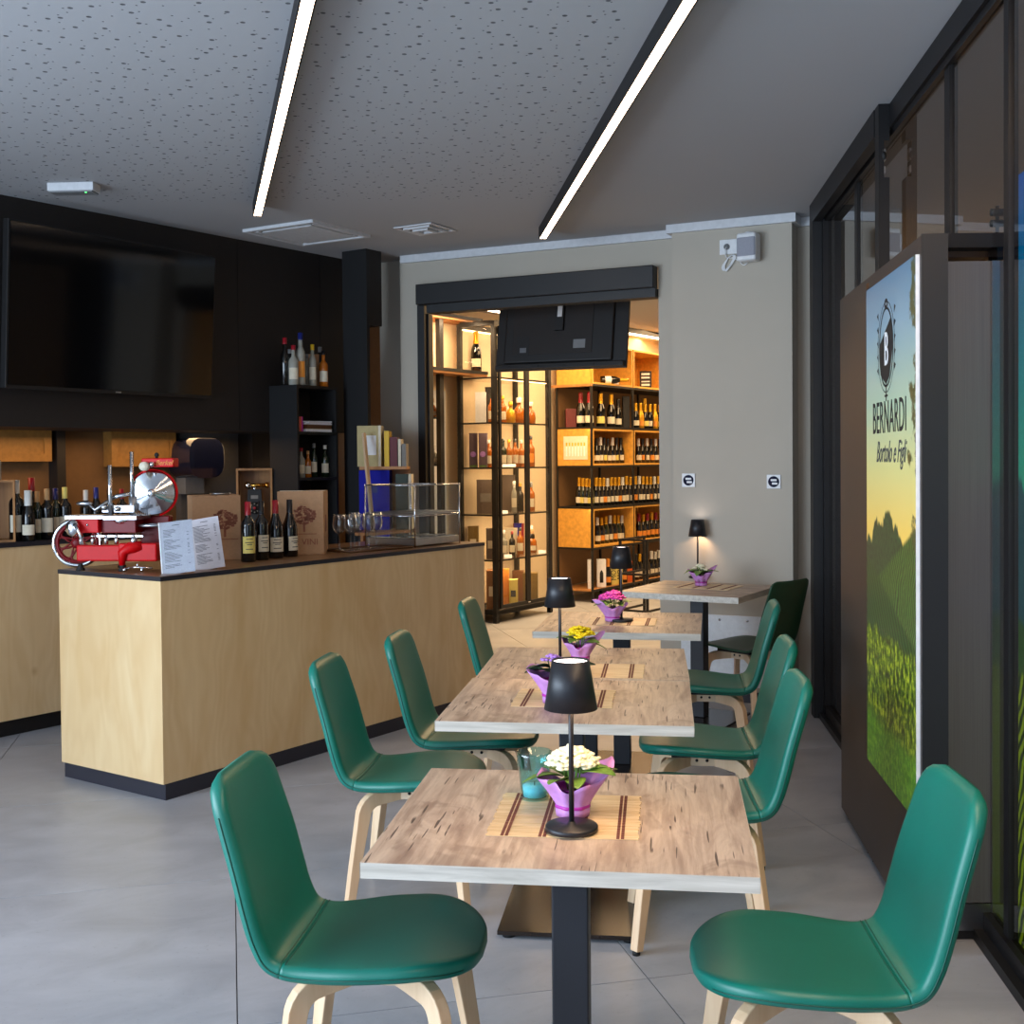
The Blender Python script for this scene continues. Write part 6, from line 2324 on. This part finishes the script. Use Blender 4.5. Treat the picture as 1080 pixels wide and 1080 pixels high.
def winept(px, y):
    if px < 626:
        # seen through the open end
        q, s = online(px, (WM2 @ Vector((0.14, 0, 0))).to_2d(), W2)
        s = min(max(s, 0.06), WD - 0.06)
        v = WM2 @ Vector((0.14, s, 0))
    else:
        v = WM2 @ Vector((max(wx(px, y), 0.07), y, 0))
    return v


ORD = ['first', 'second', 'third', 'fourth', 'fifth', 'sixth', 'seventh', 'eighth', 'ninth', 'tenth', 'eleventh', 'twelfth', 'thirteenth', 'fourteenth', 'fifteenth', 'sixteenth', 'seventeenth']


def winerow(pxs, row, specs_, group, label, sc, y=0.12, box=False, foil=True, shp='champagne'):
    rnd = random.Random(row * 7 + int(pxs[0]))
    for i, px in enumerate(pxs):
        gm, lm, cmm = specs_[i % len(specs_)]
        v = winept(px, y)
        z_ = ZR[row] + (0.0205 if box else -0.0035)
        bottle(shp, gm, lm, cmm, (v.x, v.y, z_), ORD[i] + ' ' + label if len(pxs) > 1 else label, group, scale=sc * rnd.uniform(0.97, 1.03), foil=foil, rz=rnd.uniform(-0.4, 0.4), seg=12)


DG, GG = 'darkglass', 'greenglass'
mags = [(613, 'redcap', 'label', 'big red necked bottle beside the dark red carton on the wine shelving'), (622, 'redcap', 'label', 'big red necked bottle right beside the shelf corner post'), (634, 'gold', 'labelyellow', 'big gold necked bottle with yellow label right of the shelf corner post'), (645, 'gold', 'label', 'big gold necked bottle with cream label, right of the yellow labelled one'), (652.5, 'blackcap', 'label', 'big bottle with dark neck before the black carton')]
for px, cmm, lm, lab in mags:
    v = winept(px, 0.14)
    bottle('champagne', DG, lm, cmm if cmm == 'redcap' else cmm, (v.x, v.y, ZR[4] - 0.0035), lab, 'big bottles on the wine shelving', scale=1.2 if px < 650 else 1.05, foil=True, seg=14)
winerow([671, 676, 681, 686, 691, 696], 4, [(DG, 'label', 'gold'), ('gold', 'labelorange', 'gold'), (DG, 'labelyellow', 'gold')], 'golden bottles at the right of the wine shelving', 'gold foiled bottle from the left in the right bay below the amber boxes', 0.95)
winerow([629.5, 633.5, 637.5, 641.5, 646, 650.5, 655, 659.5, 663], 3, [(DG, 'label', 'blackcap'), (DG, 'label', 'whitecap'), (DG, 'labelyellow', 'blackcap')], 'dark bottles in the upper amber box', 'dark bottle from the left in the upper amber box beside the bottle picture', 0.9, box=True)
winerow([673.5, 678, 682.5, 687, 691.5, 696], 3, [(DG, 'label', 'whitecap'), (DG, 'labelorange', 'blackcap')], 'bottles in the upper amber box at the right', 'bottle from the left in the upper amber box at the doorway edge', 0.9, box=True)
winerow([611, 615, 619, 623], 2, [(DG, 'label', 'gold'), (GG, 'labelyellow', 'gold')], 'yellow necked bottles at the open shelf end', 'yellow necked bottle from the left at the open end of the middle shelf', 0.98)
winerow([628.5, 632.5, 636.5, 640.5, 644.5, 648.5, 652.5, 656.5, 660.5, 664.5, 670, 674, 678, 682, 686, 690, 694], 2, [(DG, 'label', 'gold'), (DG, 'label', 'gold'), (DG, 'labelorange', 'gold'), (DG, 'label', 'whitecap')], 'yellow necked bottles on the middle shelf', 'bottle right of the corner post in the yellow necked middle row', 0.98)
winerow([629.5, 634, 638.5, 643, 647.5, 651.5, 655.5, 660, 664], 1, [(DG, 'label', 'whitecap'), (DG, 'labelorange', 'gold'), (GG, 'label', 'gold')], 'bottles in the lower amber box', 'bottle from the left in the lower amber box above the lettered cartons', 0.95, box=True)
winerow([673.5, 678, 682.5, 687, 691.5, 696], 1, [(DG, 'labelorange', 'redcap'), (DG, 'labelorange', 'gold')], 'bottles in the lower amber box at the right', 'orange labelled bottle from the left in the lower amber box at the doorway', 0.92, box=True)
winerow([670, 674, 678, 682], 0, [(DG, 'label', 'blackcap'), (DG, 'label', 'gold')], 'bottles on the bottom shelf', 'dark bottle right of the orange carton on the bottom shelf', 0.95)
winerow([686.5, 690.5, 694.5], 0, [(DG, 'label', 'whitecap')], 'white capped bottles on the bottom shelf', 'white capped bottle from the left behind the little black rack', 0.95)


def wbox(px0, px1, pytop, row, m, label, y=0.10, dep=0.12, up=0.0):
    a, b = winept(px0, y), winept(px1, y)
    c_ = (a + b) / 2
    wd = abs(px1 - px0) / F * c_.y
    h_ = zat((px0 + px1) / 2, pytop, c_) - ZR[row]
    t = thing('bottle_carton', label, 'box', (c_.x, c_.y, ZR[row] - 0.003 + up), 0.0)
    MB().box(-wd / 2, wd / 2, -dep / 2, dep / 2, 0, h_).build('box_body', m, t, bevel=0.002)
    return t, wd, h_


wbox(595, 606, 431, 4, M['darkredbox'], 'dark red carton at the left of the second shelf', dep=0.14)
t, w_, h_ = wbox(657, 664, 418, 4, M['black'], 'tall black carton beside the big bottles', y=0.18)
t, w_, h_ = wbox(678.5, 682, 420, 4, M['gold'], 'narrow golden carton in the right bay', y=0.24, dep=0.08)
t, w_, h_ = wbox(619, 625, 590, 0, M['paper'], 'white carton just left of the shelf corner post on the bottom shelf')
t, w_, h_ = wbox(628.5, 638, 589.5, 0, M['paper'], 'white carton with a printed black bottle on the bottom shelf')
MB().lathe([(0.0001, 0.0), (0.026, 0.0), (0.026, 0.10), (0.012, 0.15), (0.010, 0.2), (0.0001, 0.2)], 8, M=Matrix.Translation((0, -0.058, 0.05)) @ Matrix.Diagonal((1, 0.15, 1, 1)), caps=False).build('printed_bottle', M['inkdark'], t)
for a_, b_, lab in ((643, 649.5, 'left pale carton lettered upright in black'), (649.5, 655.5, 'right pale carton lettered upright in black')):
    t, w_, h_ = wbox(a_, b_, 590.5, 0, M['labelyellow'], lab + ' on the bottom shelf')
    text('lettering', 'MO\u00cbT', w_ * 1.15, M['inkdark'], t, Matrix.Translation((0, -0.0615, h_ * 0.55)) @ RX @ Matrix.Rotation(PI / 2, 4, 'Z'), sx=0.95)
t, w_, h_ = wbox(660, 666, 591, 0, M['orangebox'], 'orange carton on the bottom shelf right of the lettered ones')
v = winept(640.5, 0.1)
bottle('champagne', DG, 'labelorange', 'labelorange', (v.x, v.y, ZR[0] - 0.0035), 'bottle with orange label between the white and lettered cartons', scale=0.95, foil=True)
v = winept(657.5, 0.1)
bottle('champagne', DG, 'labelorange', 'gold', (v.x, v.y, ZR[0] - 0.0035), 'bottle with orange label left of the orange carton', scale=0.9, foil=True)
# things in the top row of amber boxes
zt_ = ZR[5] + 0.0205
for (a_, b_, top, m_, lab) in ((588, 597, 391, M['greybox'], 'dark patterned carton at the left of the top row'), (598, 606.5, 391, M['pinkbox'], 'first pink carton in the top row'), (608, 620, 391, M['pinkbox'], 'wider pink carton beside the first in the top row')):
    a, b = winept(a_, 0.1), winept(b_, 0.1)
    c_ = (a + b) / 2
    wd = (b_ - a_) / F * c_.y
    t = thing('bottle_carton', lab, 'box', (c_.x, c_.y, zt_), 0.0)
    MB().box(-wd / 2, wd / 2, -0.05, 0.05, 0, 0.17).build('box_body', m_, t, bevel=0.002)
v = winept(634, 0.12)
t = thing('bottle', 'bottle lying on its side in the top amber box', 'bottle')
t.matrix_world = Matrix.Translation((v.x, v.y, zt_ + 0.045)) @ Matrix.Rotation(0.15, 4, 'Z') @ Matrix.Rotation(PI / 2, 4, 'Y')
MB().lathe(SHAPES['champagne']['prof'], 14, caps=False).build('glass_body', M['darkglass'], t)
MB().lathe([(0.0228, 0.225), (0.019, 0.30), (0.018, 0.324), (0.0001, 0.325)], 12, caps=False).build('capsule', M['gold'], t)
MB().lathe([(0.0446, 0.05), (0.0446, 0.12)], 14, caps=False).build('label', M['inklight'], t)
v = winept(648, 0.10)
t = thing('white_block', 'small white carton beside the lying bottle in the top amber box', 'box', (v.x, v.y, zt_), 0.2)
MB().box(-0.05, 0.05, -0.04, 0.04, 0, 0.05).build('box_body', M['paper'], t, bevel=0.002)
v = winept(681.5, 0.12)
t = thing('chalkboard_sign', 'small black sign with white lines standing in the right top box', 'sign', (v.x, v.y, zt_), -0.15)
MB().box(-0.07, 0.07, 0, 0.05, 0, 0.21).build('board', M['black'], t, bevel=0.002)
for k, (a_, b_) in enumerate(((0.16, 0.185), (0.12, 0.14), (0.075, 0.09), (0.03, 0.055))):
    MB().box(-0.05, 0.05, -0.0015, 0, a_, b_).build('white_line', M['inklight'], t)

# small black rack by the doorway edge
rk0 = at(683, 655).to_2d()
t = thing('small_rack', 'small low black metal rack in front of the wine shelving', 'rack')
t.matrix_world = frame((rk0.x, rk0.y, 0), (E.x, E.y))
zr = zat(684, 569, rk0)
for x_ in (0, 0.5):
    for y_ in (0, 0.3):
        MB().box(x_ - 0.011, x_ + 0.011, y_ - 0.011, y_ + 0.011, 0, zr).build('leg', M['frame'], t)
for z_ in (0.08, zr * 0.55, zr - 0.02):
    MB().box(0.011, 0.489, -0.01, 0.01, z_, z_ + 0.02).box(0.011, 0.489, 0.29, 0.31, z_, z_ + 0.02).box(-0.01, 0.01, 0.011, 0.289, z_, z_ + 0.02).build('rail', M['frame'], t)

# hanging television seen from behind, in the doorway
YT = 8.86
tc = aty(592, 350, YT)
ht = thing('hanging_television', 'black television seen from behind hanging in the shop doorway', 'television')
HW_ = 0.535
HH_ = 0.29
ht.matrix_world = Matrix.Translation(tc) @ Matrix.Rotation(math.atan2(BE.y, BE.x), 4, 'Z') @ Matrix.Rotation(math.radians(-9), 4, 'X') @ Matrix.Rotation(math.radians(0.5), 4, 'Y')
MB().box(-HW_, HW_, 0.0, 0.03, -HH_, HH_).build('case', M['tvback'], ht, bevel=0.004)
MB().box(-HW_ * 0.86, HW_ * 0.80, -0.028, 0.0, -HH_ * 0.82, HH_ * 0.96).build('rear_bulge', M['tvback'], ht, bevel=0.02, seg=3)
MB().box(-HW_ * 0.72, HW_ * 0.5, -0.034, -0.028, -HH_ * 0.6, HH_ * 0.80).build('rear_cover', M['blackmatt'], ht, bevel=0.004)
MB().box(-HW_ + 0.01, HW_ - 0.01, -0.035, 0.0, -HH_ + 0.005, -HH_ * 0.84).build('lower_ledge', M['tvback'], ht, bevel=0.008)
MB().box(-0.035, 0.035, -0.06, -0.034, 0.0, HH_ + 0.02).build('mount_plate', M['black'], ht)
MB().box(-0.012, 0.025, -0.066, -0.06, HH_ * 0.35, HH_ * 0.9).build('silver_hook', M['white'], ht)
MB().cyl((0, 0.0, HH_ - 0.03), (0, 0.05, 0.80), 0.02, 12).build('ceiling_pole', M['frame'], ht)
MB().box(-HW_ * 0.60, -HW_ * 0.50, -0.036, -0.034, -HH_ * 0.55, -HH_ * 0.42).build('port', M['steel'], ht)
MB().box(-HW_ * 0.64, -HW_ * 0.46, -0.0355, -0.034, -HH_ * 0.65, -HH_ * 0.1).build('port_recess', M['black'], ht)
MB().box(HW_ * 0.22, HW_ * 0.40, -0.0355, -0.034, -HH_ * 0.48, -HH_ * 0.25).build('rating_label', M['greyplastic'], ht)
for x_ in (-0.75, -0.3, 0.1, 0.55):
    MB().cyl((x_ * HW_, -0.036, -HH_ * 0.92), (x_ * HW_, -0.038, -HH_ * 0.92), 0.006, 8).build('screw', M['black'], ht)
